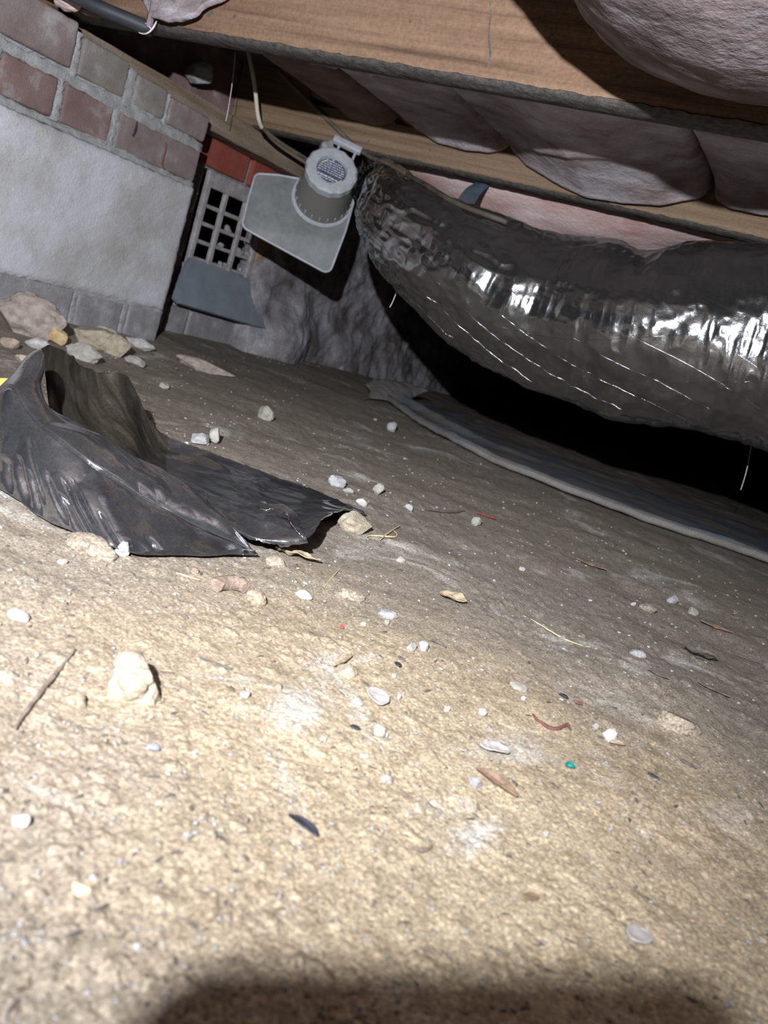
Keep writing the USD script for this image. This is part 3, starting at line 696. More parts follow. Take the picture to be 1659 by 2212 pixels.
from shapely.geometry import Polygon
def outline(pts): return Polygon([to_local(*q) for q in pts])
corner = [(552, 376), (600, 379), (650, 388), (700, 395), (765, 432), (746, 500), (716, 580), (640, 545), (522, 490), (536, 432)]
pl = outline(corner).buffer(-.012).buffer(.012, quad_segs=10)
def relief(x, y): return -.006 * np.clip(1 - (x / .1) ** 2, -1, 1) * 0 - .010 * np.exp(-((y - .055) / .03) ** 2) * np.exp(-((x + .02) / .05) ** 2)
la, lb = np.array(to_local(545, 487)), np.array(to_local(690, 506)); ld = (lb - la) / np.linalg.norm(lb - la); ln_ = np.array([ld[1], -ld[0]])
def bend(v):
    """the lower half of the flange is folded back a little along a soft line"""
    v = np.array(v, float); q = (v[:, :2] - la) @ ln_
    v[:, 2] += -.36 * np.where(q > .006, q - .003, np.where(q > -.006, (q + .006) ** 2 / .024 * .5, 0)); return v
pm = trimesh.creation.extrude_polygon(pl, .004, engine='earcut').subdivide_to_size(.007)
obj('flange_plate', moved((bend(pm.vertices), np.array(pm.faces)), Rm, BC - n_ * .004), 'grey_plastic', fan, smooth=50)
rp = np.array(pl.exterior.segmentize(.008).coords)
obj('flange_rim', moved(tube(bend(np.c_[rp, np.full(len(rp), .0012)]), .0022, 8), Rm, BC), 'white_plastic', fan, smooth=True)
RB, RC, LN = .0520, .0415, .076
obj('neck_rim', moved(lathe([(RB - .006, 0), (RB + .001, 0), (RB + .0025, .002), (RB + .001, .0045), (RB - .004, .005), (RB - .006, 0)], 72), Rm, BC), 'white_plastic', fan, smooth=30)
obj('neck', moved(lathe([(RB - .003, .002), (RB - .004, .02), (RC - .001, LN), (RC - .004, LN), (RB - .007, .02), (RB - .006, .002), (RB - .003, .002)], 72), Rm, BC), 'clear_plastic', fan, smooth=30)
obj('inner_tube', moved(lathe([(0, .001), (RC - .008, .001), (RC - .010, LN), (0, LN)], 48), Rm, BC), 'grey_plastic', fan, smooth=30)
for k in range(22):
    a = k / 22 * 2 * math.pi
    q = moved(rbox((.0025, .0022, .010), .001, 3), np.array([[math.cos(a), math.sin(a), 0], [-math.sin(a), math.cos(a), 0], [0, 0, 1]]), ((RB - .0035) * math.cos(a), (RB - .0035) * math.sin(a), .013))
    obj('slot_tab', moved(q, Rm, BC), 'white_plastic', fan, smooth=30)
# ribbed cap
th = np.linspace(0, 2 * np.pi, 168, endpoint=False); lob = 1 + .014 * np.clip(np.cos(14 * th) * 1.6, -1, 1)
prof = [(.56, LN + .006), (.60, LN + .012), (.74, LN + .013), (.92, LN + .0125), (1.0, LN + .009), (1.0, LN - .004), (.93, LN - .007), (.56, LN - .007), (.56, LN + .006)]
vv = np.array([[r * RC * 1.04 * (L if r > .9 else 1) * math.cos(t), r * RC * 1.04 * (L if r > .9 else 1) * math.sin(t), h] for r, h in prof for t, L in zip(th, lob)])
obj('ribbed_cap', moved((vv, grid_faces(len(prof), 168, True)[:, ::-1]), Rm, BC), 'white_plastic', fan, smooth=30)
win = obj('label_disc', moved(lathe([(0, LN + .001), (RC * .58, LN + .001), (RC * .58, LN + .005), (0, LN + .005)], 48), Rm, BC), 'label_dark', fan, smooth=30, label='dark round label under the cap window')
rg = np.random.default_rng(12); rows = []
for k in range(9):
    y = .018 - k * .0043; half = math.sqrt(max(0, (.023) ** 2 - y * y)); x = -half
    while x < half - .003:
        w = rg.uniform(.002, .006); w = min(w, half - x)
        if k not in (6,): rows.append(moved(rbox((w, .0014 if k != 7 else .0026, .0005), .0002, 2), t=(x + w / 2, y, 0)))
        x += w + .0013
ca = math.radians(4); R2 = np.array([[math.cos(ca), -math.sin(ca), 0], [math.sin(ca), math.cos(ca), 0], [0, 0, 1]])
obj('label_print', moved(moved(cat_(rows), R2, (0, 0, LN + .0052)), Rm, BC), 'label_print', win, smooth=False, kind='stuff')
for a0 in (2.2, 5.4):  # glints on the cap window, painted in as yellow arcs
    aa = np.linspace(a0, a0 + .5, 8); obj('label_glint', moved(tube([(RC * .52 * math.cos(a), RC * .52 * math.sin(a), LN + .0052) for a in aa], .0009, 6), Rm, BC), 'painted_glint', win, smooth=True)
# hanger stem and cross bar
S0 = to_local(741, 352); S1 = to_local(752, 318)
def loc3(px, py, h):
    d = at(px, py, 1) - CAM; o = BC + n_ * h; t = ((o - CAM) @ n_) / (d @ n_); q = CAM + d * t - BC
    return np.array([q @ e1, q @ e2, h])
hh = LN + .004
quad = [loc3(720, 358, hh), loc3(757, 368, hh), loc3(763, 344, hh), loc3(728, 330, hh)]
sp_ = Polygon([q[:2] for q in quad])
obj('hanger_stem', moved(trimesh.creation.extrude_polygon(sp_, .006, engine='earcut'), Rm, BC + n_ * (hh - .006)), 'white_plastic', fan, smooth=30)
for a, b in (((719, 352), (735, 308)), ((755, 362), (770, 324))):
    obj('stem_rib', moved(tube([loc3(*a, hh), loc3(*b, hh)], .0024, 8), Rm, BC), 'white_plastic', fan, smooth=True)
ca_, cb_ = loc3(722, 300, hh), loc3(778, 327, hh); dx = (cb_ - ca_); Lc = np.linalg.norm(dx); dx /= Lc; dy = np.cross([0, 0, 1.0], dx)
obj('cross_bar', moved(moved(rbox((Lc + .004, .0125, .012), .003, 6), np.stack([dx, dy, [0, 0, 1.0]]), (ca_ + cb_) / 2), Rm, BC), 'white_plastic', fan, smooth=True)
obj('hose_clip', moved(stone((.034, .030, .050), 77, .45, 3, .8, 2.2, 4), Rm, at(708, 325, DF)), 'bracket_grey', fan, smooth=True, label='grimy grey clip behind the hanger')

# ------------------------------------------------------------------ torn foil sleeve on the dirt
def ctrl(cols):
    out = []
    for c in cols:
        row = []
        for x, y, d in c:
            if 840 < y < 1210: d = min(d, gpt(x, y)[1] * .988)
            row.append(at(x, y, d))
        out.append(row)
    return np.array(out)


def sheet(cols, nu, nv, amp, seed, sharp=None, rag=0.0, stripes=None, kv=2):
    """smooth sheet through columns of control points; sharp = row kept as a crease"""
    C_ = ctrl(cols); nc, nr, _ = C_.shape; u = np.linspace(0, nc - 1, nu)
    rowsU = np.stack([CubicSpline(np.arange(nc), C_[:, r])(u) for r in range(nr)], 1)     # nu, nr, 3
    v = np.linspace(0, nr - 1, nv)
    if sharp is None: g = CubicSpline(np.arange(nr), rowsU, axis=1)(v)
    else:
        lo = CubicSpline(np.arange(sharp + 1), rowsU[:, :sharp + 1], axis=1)(v[v <= sharp]); hi = CubicSpline(np.arange(sharp, nr), rowsU[:, sharp:], axis=1)(v[v > sharp]); g = np.concatenate([lo, hi], 1)
    f = grid_faces(nu, nv); n = vnorm(g.reshape(-1, 3), f).reshape(g.shape)
    rid = lambda q: 1 - np.abs(2 * q - 1)
    d = amp * (1.6 * (fbm(g * 28 + seed, 3, seed) - .5) + 1.1 * (rid(noise(g * 42 + seed, seed + 1)) - .55) + .30 * (rid(noise(g * 115, seed + 2)) - .5) * np.clip(3 * noise(g * 18, seed + 4) - 1, 0, 1.5))
    if stripes is not None: d = d + stripes(np.linspace(0, 1, nu)[:, None], np.linspace(0, 1, nv)[None])
    g = g + n * d[..., None]
    g[..., 2] = np.maximum(g[..., 2], G(g[..., 0], g[..., 1]) + .0035)
    if rag:
        for sl in (np.s_[:, -1], np.s_[:, 0]):
            e = g[sl]; g[sl] = e + rag * (fbm(e * 160, 3, seed + 5) - .5)[:, None] * 2 * (e - g[:, -4 if sl[1] == -1 else 3]) / .004 * 1.0
    return g


sb, _ = gpt(330, 1190)
sl = thing('torn_duct_sleeve', sb, 'torn piece of dark shiny foil duct sleeve lying folded on the dirt at left', 'foil sleeve')
front = [
    [(-120, 985, .545), (-95, 935, .548), (-60, 885, .560), (-45, 875, .565), (-30, 868, .57)],
    [(-60, 1020, .530), (-40, 955, .538), (-15, 858, .565), (0, 835, .575), (25, 812, .59)],
    [(0, 1062, .519), (5, 965, .532), (22, 832, .572), (45, 798, .585), (84, 757, .605)],
    [(90, 1120, .518), (78, 1000, .531), (58, 885, .566), (78, 850, .585), (93, 812, .604)],
    [(185, 1166, .519), (150, 1060, .531), (128, 948, .560), (132, 915, .580), (112, 878, .606)],
    [(278, 1199, .521), (240, 1110, .531), (212, 1008, .554), (222, 965, .575), (192, 925, .606)],
    [(370, 1204, .524), (330, 1145, .532), (298, 1066, .548), (312, 1020, .570), (272, 975, .605)],
    [(460, 1204, .527), (430, 1167, .534), (398, 1126, .543), (415, 1085, .562), (350, 1012, .600)],
    [(520, 1204, .529), (500, 1187, .533), (480, 1163, .538), (490, 1130, .552), (428, 1064, .590)],
    [(556, 1204, .531), (553, 1199, .532), (551, 1192, .533), (540, 1176, .540), (492, 1136, .565)]]
# the foot of every column stands on the dirt; the rest leans back from it
for c in front:
    d0 = gpt(*c[0][:2])[1] * .99; k = min(1.0, (c[0][1] - c[2][1]) / 200)
    for i, o in enumerate((0, .006, .026, .046, .072)): c[i] = (c[i][0], c[i][1], d0 + o * k)
def streaks(u, v):
    d = 0
    for c, w, l0, l1, s, sl_ in ((.30, .010, .02, .24, .0034, .10), (.335, .007, .0, .2, .0026, .11), (.405, .008, .03, .26, .003, .12), (.435, .010, .0, .2, .0032, .12), (.255, .008, .03, .2, .0026, .1), (.50, .008, .1, .34, .0022, .1), (.60, .018, .0, .12, .003, .05), (.36, .005, .08, .36, .0024, .13), (.47, .006, .02, .3, .0026, .12), (.545, .006, .0, .24, .0024, .1), (.215, .006, .05, .3, .002, .1), (.66, .007, .0, .2, .0022, .08)):
        d = d + 1.25 * s * np.exp(-((u - c + sl_ * v) / w) ** 2) * np.clip((v - l0) / .05, 0, 1) * np.clip((l1 - v) / .06, 0, 1)
    return d + .0022 * np.exp(-((v - .5) / .011) ** 2)
g = sheet(front, 240, 130, .0022, 71, sharp=2, stripes=streaks)
obj('front_panel', shell(g, .0006), 'torn_film', sl, smooth=50)
back = [
    [(92, 752, .610), (98, 820, .625), (108, 890, .625)],
    [(150, 768, .65), (150, 850, .645), (150, 935, .625)],
    [(208, 806, .68), (200, 890, .665), (195, 960, .63)],
    [(262, 806, .695), (262, 900, .675), (270, 1000, .63)],
    [(300, 862, .71), (298, 945, .68), (300, 1040, .63)],
    [(338, 928, .72), (330, 985, .685), (330, 1055, .625)],
    [(400, 957, .722), (395, 1015, .685), (400, 1085, .62)],
    [(480, 988, .727), (470, 1045, .68), (470, 1120, .585)],
    [(600, 1030, .733), (575, 1085, .655), (560, 1166, .540)],
    [(660, 1050, .736), (640, 1100, .645), (628, 1170, .536)],
    [(720, 1080, .738), (690, 1104, .65), (668, 1158, .545)],
    [(792, 1114, .742), (748, 1104, .66), (705, 1112, .598)]]
g = sheet(back, 240, 90, .0022, 75)
g[:, 0] += (np.array([0, 0, .0024]) * (fbm(np.stack([np.linspace(0, 60, 240), np.zeros(240), np.zeros(240)], -1), 3, 6) - .5)[:, None] * 2)
kk = 120
obj('inner_lining', shell(g[:kk], .0006), 'film_inner', sl, smooth=50, label='brownish inner face of the sleeve seen through its open top')
obj('back_panel', shell(g[kk - 1:], .0006), 'torn_film', sl, smooth=50)
flap = [
    [(440, 1070, .600), (446, 1084, .570), (462, 1112, .545), (478, 1140, .535)],
    [(482, 1084, .596), (486, 1098, .572), (502, 1124, .545), (514, 1152, .535)],
    [(524, 1092, .592), (526, 1106, .572), (538, 1136, .543), (550, 1166, .533)],
    [(572, 1094, .590), (574, 1110, .572), (580, 1142, .543), (586, 1172, .534)],
    [(606, 1098, .590), (612, 1118, .572), (618, 1146, .545), (628, 1174, .536)],
    [(632, 1118, .585), (644, 1134, .572), (652, 1152, .548), (660, 1168, .540)]]
g = sheet(flap, 170, 110, .007, 81)
g[:, 0] += Up * (.004 * (fbm(g[:, 0] * 170, 3, 9) - .5))[:, None] * 2; g[:, -1] += Up * (.004 * (fbm(g[:, -1] * 170, 3, 10) - .5))[:, None] * 2
obj('torn_flap', shell(g, .0006), 'torn_film', sl, smooth=50)
g = sheet([[(575, 1150, .572), (585, 1165, .566), (590, 1185, .560)], [(590, 1148, .572), (600, 1168, .566), (604, 1195, .558)], [(604, 1152, .574), (610, 1166, .568), (612, 1180, .562)]], 40, 50, .003, 83)
obj('hanging_shred', shell(g, .0006), 'foil_tape', sl, smooth=50)

for k, (cx, cy, dd) in enumerate(((470, 1118, .545), (520, 1192, .527))):
    q = [[(cx + 9 * i + 3 * math.sin(k * 2 + i * 2.1), cy + 8 * j + (5 if k % 2 else -4) * math.sin(i * 1.7 + k), dd - .002 * math.sin(i * 2 + j)) for j in range(3)] for i in range(3)]
    obj('hanging_shred', shell(sheet(q, 30, 30, .004, 90 + k), .0005), 'foil_tape', sl, smooth=50)

tp = np.array([at(*q) for q in ((556, 1098, .545), (582, 1099, .543), (606, 1104, .541), (622, 1116, .539), (628, 1130, .537), (640, 1146, .535), (655, 1160, .534))])
v, f = tube(tp, .0007, 6, 90); v = v + np.outer(.0035 * (fbm(v * 260, 3, 4) - .5), Up) + np.outer(.003 * (fbm(v * 220, 3, 5) - .5), Rt)
obj('torn_edge', (v, f), 'foil_tape', sl, smooth=True)

# ------------------------------------------------------------------ plastic membrane at right
mb, _ = gpt(1200, 1050)
me = thing('plastic_membrane', mb, 'dusty blue-grey plastic sheet with a rolled edge lying on the dirt under the duct', 'plastic sheet')
edge = [(790, 838), (830, 868), (880, 905), (950, 945), (1000, 972), (1120, 1028), (1300, 1098), (1450, 1152), (1660, 1222), (1850, 1290), (2200, 1410), (2600, 1545)]
E3 = np.array([gpt(*q)[0] for q in edge]); ts = np.r_[0, np.cumsum(np.linalg.norm(np.diff(E3, axis=0), axis=1))]
cu = CubicSpline(ts, E3); nu = 220; uu = np.linspace(0, ts[-1], nu); el = cu(uu)
_u9 = uu / ts[9]
wid = np.interp(_u9, [0, .1, .3, .6, 1], [.22, .34, .42, .50, .5])
g = np.zeros((nu, 70, 3))
for j, w in enumerate(np.linspace(0, 1, 70)):
    q = el + np.array([-.10, 1.0, 0]) * (w ** 1.4 * wid)[:, None]
    hz = G(q[:, 0], q[:, 1])
    roll = .010 * np.sqrt(np.clip(1 - ((w ** 1.4 * wid - .010) / .012) ** 2, 0, 1)) * np.clip(_u9 * 6, .4, 1)
    cr_ = np.interp(_u9, [0, .2, .45, .6], [.035, .10, .17, .26])
    crease = .020 * np.exp(-((w ** 1.4 * wid - cr_) / .022) ** 2) * np.clip(1.15 - _u9 * 1.9, 0, 1)
    q[:, 2] = hz + .004 + roll + crease + .003 * (fbm(q * 9, 3, 88)) + .0008 * fbm(q * 80, 2, 89)
    g[:, j] = q
obj('sheet', shell(g, .0012), 'membrane', me, smooth=True)
rl = el.copy(); rl[:, 2] = G(el[:, 0], el[:, 1]) + .009
obj('rolled_edge', tube(rl + np.stack([0 * uu, .004 * (fbm(rl * 25, 2, 7)), .003 * (fbm(rl * 40, 2, 8) - .5)], -1), np.interp(uu, [0, .1, .5, ts[9]], [.0045, .0045, .005, .006]), 12), 'membrane_dusty', me, smooth=True)
fold = sheet([[(790, 832, 1.80), (800, 850, 1.75), (786, 866, 1.70)], [(830, 822, 1.86), (826, 838, 1.80), (806, 862, 1.73)], [(880, 828, 1.93), (870, 840, 1.87), (840, 866, 1.77)], [(925, 846, 1.96), (905, 852, 1.93), (880, 868, 1.86)]], 60, 40, .002, 85)
obj('turned_corner', shell(fold, .0012), 'membrane_dusty', me, smooth=True)

# yellow card at the left edge, behind the sleeve
yc = thing('yellow_card', at(4, 838, .66), 'small yellow piece of card showing at the left edge behind the foil sleeve', 'card')
g = np.array([[at(x, y + (x > 0) * 0, .64 + .02 * (y - 820) / -40) for y in np.linspace(818, 905, 8)] for x in np.linspace(-60, 17, 8)])
obj('card', shell(g, .001), 'yellow_card', yc, smooth=True)

# ------------------------------------------------------------------ rubble at the foot of the pier
def rock(px, py, wpx, hpx, name, m_, label, cat, seed, rough=.3, sub=3, flat=.6, facet=5, turn=0., sink=.3, group=None, lift=0., depth=None, fl=None):
    """a stone whose foot is seen at px, py and which shows wpx x hpx"""
    g0, d = gpt(px, py)
    w, h = wpx * d / FPX, hpx * d / FPX
    v, f = stone((w * 1.05, w * .85 if depth is None else depth, max(h * 1.1, w * .25)), seed, rough, sub, 1.0, 1.5, facet)
    v[:, 2] = np.where(v[:, 2] < -h * .45, -h * .45, v[:, 2])
    c, s = math.cos(turn), math.sin(turn); 
    ang = math.atan2(Rt[1], Rt[0]) + turn; c, s = math.cos(ang), math.sin(ang)
    v = v @ np.array([[c, s, 0], [-s, c, 0], [0, 0, 1]])
    p = thing(name, g0, label, cat, group)
    obj(name if name != 'stone' else 'stone', (v + g0 + np.array([0, 0, h * .5 - h * sink + lift]), f), m_, p, smooth=True if facet == 0 else 50)
    return p


def rockm(px, py, wpx, hpx, name, m_, label, cat, seed, **kw):
    """same, as one mesh prim"""
    g0, d = gpt(px, py); w, h = wpx * d / FPX, hpx * d / FPX
    facet = kw.get('facet', 5); sub = kw.get('sub', 3)
    v, f = stone((w * 1.05, w * kw.get('dep', .85), max(h * 1.15, w * .22)), seed, kw.get('rough', .3), sub, 1.0, 1.5, facet)
    ang = math.atan2(Rt[1], Rt[0]) + kw.get('turn', 0.); c, s = math.cos(ang), math.sin(ang); v = v @ np.array([[c, s, 0], [-s, c, 0], [0, 0, 1]])
    v = v + g0 + np.array([0, 0, h * (.5 - kw.get('sink', .2))])
    return obj(name, (v, f), m_, smooth=kw.get('smooth', 60), label=label, cat=cat, group=kw.get('group'))


RUB = [(55, 722, 150, 90, 'stone', 'stone_pink', 'largest brown stone of the rubble at the foot of the pier', 'stone', 1),
       (40, 640, 90, 60, 'stone', 'stone_brown', 'dark brown stone wedged against the pier above the largest rubble stone', 'stone', 2),
       (118, 742, 46, 42, 'stone', 'stone_ochre', 'ochre stone between the largest rubble stone and the tan slabs', 'stone', 3),
       (195, 748, 100, 52, 'mortar_chunk', 'stone_tan', 'broad tan mortar slab at the foot of the pier', 'mortar chunk', 4),
       (250, 768, 62, 44, 'mortar_chunk', 'stone_tan', 'long tan mortar sliver leaning right of the broad slab', 'mortar chunk', 5),
       (78, 752, 50, 26, 'mortar_chunk', 'stone_white', 'cream white mortar chunk just above the peak of the torn sleeve', 'mortar chunk', 6),
       (178, 778, 66, 36, 'stone', 'stone_pale', 'pale split stone with white faces below the tan slab', 'stone', 7),
       (298, 752, 62, 22, 'mortar_chunk', 'stone_white', 'white mortar spill at the corner of the pier', 'mortar chunk', 8),
       (290, 790, 42, 22, 'stone', 'stone_pale', 'small grey pebble right of the pale split stone', 'stone', 9),
       (48, 782, 36, 18, 'stone', 'stone_tan', 'flat tan chip at the left edge behind the torn sleeve', 'stone', 10),
       (20, 752, 40, 26, 'stone', 'stone_brown', 'rough brown stone at the left edge below the largest rubble stone', 'stone', 11),
       (225, 735, 60, 30, 'mortar_chunk', 'stone_pale', 'thin pale mortar flake against the base of the pier', 'mortar chunk', 12),
       (440, 800, 110, 26, 'stone', 'stone_pink', 'flat brownish stone half buried below the vent wall', 'stone', 13),
       (355, 840, 22, 16, 'stone', 'stone_pale', 'single pale chip on the dirt below the flat half buried stone', 'stone', 14),
       (570, 905, 40, 32, 'stone', 'stone_pale', 'round pale stone alone in the middle of the far dirt', 'stone', 15),
       (428, 958, 46, 26, 'stone', 'stone_grey', 'flat grey-white stone peeking over the back of the torn sleeve', 'stone', 16),
       (461, 957, 28, 36, 'stone', 'stone_pale', 'upright pale stone beside the flat grey-white one behind the sleeve', 'stone', 17),
       (446, 962, 12, 10, 'stone', 'stone_white', 'tiny white pebble between the two stones behind the sleeve', 'stone', 18),
       (725, 1050, 40, 26, 'stone', 'stone_grey', 'oval grey stone above the pointed end of the sleeve', 'stone', 19),
       (815, 1068, 24, 26, 'stone', 'stone_pale', 'pointed pale stone right of the oval grey one', 'stone', 20),
       (752, 1066, 22, 12, 'stone', 'stone_pale', 'small pale chip beneath the oval grey stone', 'stone', 21),
       (780, 1092, 26, 16, 'mortar_chunk', 'stone_white', 'crumbly white chip by the tip of the sleeve', 'mortar chunk', 22),
       (881, 1103, 22, 16, 'stone', 'stone_grey', 'grey pebble to the right of the sleeve tip', 'stone', 23),
       (762, 1148, 66, 46, 'stone', 'stone_tan', 'tan stone holding open the end of the torn sleeve', 'stone', 24),
       (1027, 1135, 24, 20, 'stone', 'stone_pale', 'whitish stone out on the grey dirt beside a reddish flake', 'stone', 25),
       (845, 932, 26, 22, 'stone', 'stone_grey', 'dim grey stone near the corner of the plastic sheet', 'stone', 26),
       (285, 1496, 116, 104, 'stone', 'stone_tan', 'big cream stone with a white chipped face in the left foreground', 'stone', 27),
       (40, 1780, 42, 40, 'stone', 'stone_white', 'white pebble near the left edge in the foreground', 'stone', 28),
       (172, 1930, 44, 34, 'stone', 'stone_yellow', 'yellow pebble at lower left', 'stone', 29),
       (200, 1902, 18, 20, 'stone', 'stone_white', 'white pebble touching the yellow pebble at lower left', 'stone', 30),
       (403, 1808, 28, 22, 'stone', 'stone_pale', 'pinkish pale pebble in the left foreground sand', 'stone', 31),
       (913, 1404, 26, 24, 'stone', 'stone_white', 'right one of a pair of chalky white stones in the middle', 'stone', 32),
       (887, 1402, 26, 20, 'stone', 'stone_pale', 'left, flatter one of a pair of chalky stones in the middle', 'stone', 33),
       (1120, 1488, 44, 18, 'stone', 'stone_pale', 'elongated speckled cream stone on the yellow sand', 'stone', 34),
       (1312, 1598, 34, 36, 'mortar_chunk', 'stone_white', 'knobbly white mortar lump on the right foreground', 'mortar chunk', 35),
       (1285, 1572, 18, 14, 'mortar_chunk', 'stone_pale', 'small crumb up left of the knobbly white lump', 'mortar chunk', 36),
       (1041, 1542, 20, 18, 'stone', 'stone_white', 'bright white pebble on the yellow sand, right of centre', 'stone', 37),
       (966, 1536, 14, 14, 'stone', 'stone_white', 'small white pebble left of the bright white one', 'stone', 38),
       (1129, 1510, 12, 9, 'stone', 'stone_white', 'tiny white pebble under the elongated cream stone', 'stone', 39),
       (850, 1464, 12, 13, 'stone', 'stone_white', 'round bluish white pebble below a black fleck', 'stone', 40),
       (861, 1510, 12, 16, 'stone', 'stone_white', 'upright white pebble right of the grey paper scrap', 'stone', 41),
       (815, 1586, 34, 28, 'mortar_chunk', 'stone_pale', 'grainy pale lump below the grey paper scrap', 'mortar chunk', 42),
       (832, 1592, 10, 14, 'stone', 'stone_white', 'white sliver pebble at the right of the grainy lump', 'stone', 43),
       (697, 1600, 18, 12, 'stone', 'stone_white', 'white pebble left of the grainy lump', 'stone', 44),
       (786, 1634, 18, 8, 'stone', 'stone_white', 'flat white chip below the grainy lump', 'stone', 45),
       (833, 1690, 26, 22, 'stone', 'stone_pale', 'greyish round pebble in the centre foreground', 'stone', 46),
       (1026, 1696, 36, 26, 'stone', 'stone_grey', 'grey rough stone beside the long curled brown leaf', 'stone', 47),
       (976, 1732, 22, 16, 'stone', 'clod', 'small sandy clod below left of the curled brown leaf', 'clod', 48),
       (1178, 1806, 14, 14, 'stone', 'stone_white', 'small white pebble in the right foreground sand', 'stone', 49),
       (295, 2052, 24, 20, 'stone', 'stone_white', 'blurred cream pebble near the bottom left', 'stone', 50),
       (465, 2050, 16, 12, 'stone', 'stone_pale', 'blurred pale pebble near the bottom centre left', 'stone', 51),
       (1494, 1326, 30, 18, 'stone', 'stone_pale', 'pale angular stone far right on the grey dirt', 'stone', 52),
       (1450, 1302, 24, 22, 'stone', 'stone_grey', 'grey stone just left of the pale angular stone at right', 'stone', 53),
       (1398, 1318, 34, 18, 'stone', 'clod', 'broad dusty clod left of the grey stone at right', 'clod', 54),
       (1368, 1308, 12, 10, 'stone', 'stone_white', 'white pebble left of the broad dusty clod', 'stone', 55),
       (1375, 1416, 36, 20, 'clod', 'stone_grey', 'crumbling grey clod with a white fleck on the right', 'clod', 56),
       (1465, 1570, 90, 40, 'clod', 'clod', 'low yellowish clod in the right foreground', 'clod', 57),
       (833, 1330, 50, 24, 'clod', 'stone_grey', 'grey flat clod with an undercut edge in the middle', 'clod', 58),
       (835, 1348, 14, 13, 'stone', 'stone_pale', 'cream pebble just below the undercut grey clod', 'stone', 59),
       (785, 1350, 13, 10, 'stone', 'stone_white', 'white pebble left of the undercut grey clod', 'stone', 60),
       (655, 1290, 36, 20, 'mortar_chunk', 'stone_white', 'chalky white chip in the white dusty patch', 'mortar chunk', 61),
       (550, 1300, 44, 36, 'clod', 'clod', 'sandy clod right of the curved bark under the sleeve', 'clod', 62),
       (755, 1288, 66, 22, 'clod', 'clod', 'flat shell-like clod with a dark underside in the middle', 'clod', 63),
       (745, 1455, 50, 30, 'clod', 'stone_tan', 'cluster of tan clod with a dry sliver, middle of the sand', 'clod', 64),
       (158, 1520, 52, 34, 'clod', 'clod', 'earth clod with a black shadow gap left of the big cream stone', 'clod', 65),
       (530, 1506, 24, 20, 'clod', 'stone_grey', 'grey crumb lump right of the big cream stone', 'clod', 66),
       (600, 1490, 26, 20, 'clod', 'stone_brown', 'brown crumb lump further right of the big cream stone', 'clod', 67),
       (770, 1520, 30, 18, 'clod', 'stone_grey', 'grey crumb touching the left of the paper scrap', 'clod', 68),
       (38, 1335, 46, 30, 'clod', 'paper_grey', 'grey flaking clod at the left edge below the sleeve', 'clod', 69),
       (135, 1218, 24, 18, 'clod', 'stone_pink', 'pinkish clod under the front edge of the sleeve', 'clod', 70),
       (205, 1190, 120, 44, 'clod', 'clod', 'long earth clod propping the front edge of the sleeve', 'clod', 71),
       (260, 1198, 34, 40, 'stone', 'stone_grey', 'pitted grey stone poking out under the sleeve front', 'stone', 72),
       (595, 1220, 44, 24, 'clod', 'clod', 'dark earth clod beneath the hanging shred of foil', 'clod', 73),
       (420, 1235, 22, 14, 'stone', 'stone_brown', 'small dark brown stone under the foil ridge end', 'stone', 74),
       (865, 1213, 22, 14, 'stone', 'stone_pale', 'pale chip on the dirt right of the sleeve opening', 'stone', 75),
       (1127, 1232, 14, 10, 'stone', 'stone_white', 'white pebble up on the grey dirt right of centre', 'stone', 76)]
for (px, py, w, h, nm, m_, lb, ct, sd) in RUB:
    far = py < 820
    m_ = 'dirt' if m_ == 'clod' else m_
    rockm(px, py, w, h, nm, m_, lb, ct, sd, rough=.34 if sd != 27 else .42, sub=4 if w > 60 else 3, facet=1 if sd == 27 else (4 if w > 60 else 6) if m_.startswith('stone') else 2, dep=.6 if far else .9,
          turn=(.15 if far else .3 * math.sin(sd * 3.7)), sink=.34 if nm == 'clod' else (.25 if py > 1180 else .1))

# ------------------------------------------------------------------ litter
def strand(pxs, r, name, m_, label, cat, lift=.6, seed=0, n=40, group=None, taper=True):
    P = []
    for q in pxs: g0, d = gpt(*q[:2]); P.append(g0 + np.array([0, 0, r * lift + (q[2] if len(q) > 2 else 0)]))
    k = len(P); rr_ = [r * (.55 if taper and i in (0, k - 1) else 1) for i in range(k)]
    if k == 2: P.insert(1, (P[0] + P[1]) / 2 + np.array([0, 0, r * .5])); rr_.insert(1, r)
    v, f = tube(P, rr_, 7, n); v = v + (r * .35 * (fbm(v * 300 + seed, 2, seed) - .5) * 2)[:, None]
    return obj(name, (v, f), m_, smooth=True, label=label, cat=cat, group=group)


def leafy(px, py, L, W, ang, curl, name, m_, label, cat, seed, th=.0006, lift=.0008, group=None, crump=0.0, tilt=0.):
    """a curled flat scrap, length L and width W in metres"""
    g0, d = gpt(px, py); nu, nv = 26, 11; g = np.zeros((nu, nv, 3))
    for i, u in enumerate(np.linspace(-1, 1, nu)):
        hw = W / 2 * max(.06, (1 - abs(u) ** 2.2)) ** .7
        for j, v_ in enumerate(np.linspace(-1, 1, nv)):
            g[i, j] = (u * L / 2, v_ * hw + .12 * L * (1 - u * u) * .5, curl * (v_ * v_) * hw + .06 * L * u * u + tilt * v_ * hw)
    if crump: g[..., 2] += crump * (fbm(g * 160 + seed * 5, 3, seed) - .3); g[..., :2] += crump * .6 * (fbm(g * 120 + seed, 3, seed + 1) - .5)[..., None]
    a = math.atan2(Rt[1], Rt[0]) + ang; c, s = math.cos(a), math.sin(a)
    v, f = shell(g, th); v = v @ np.array([[c, s, 0], [-s, c, 0], [0, 0, 1]])
    v[:, 2] -= v[:, 2].min(); return obj(name, (v + g0 + np.array([0, 0, lift]), f), m_, smooth=True, label=label, cat=cat, group=group)


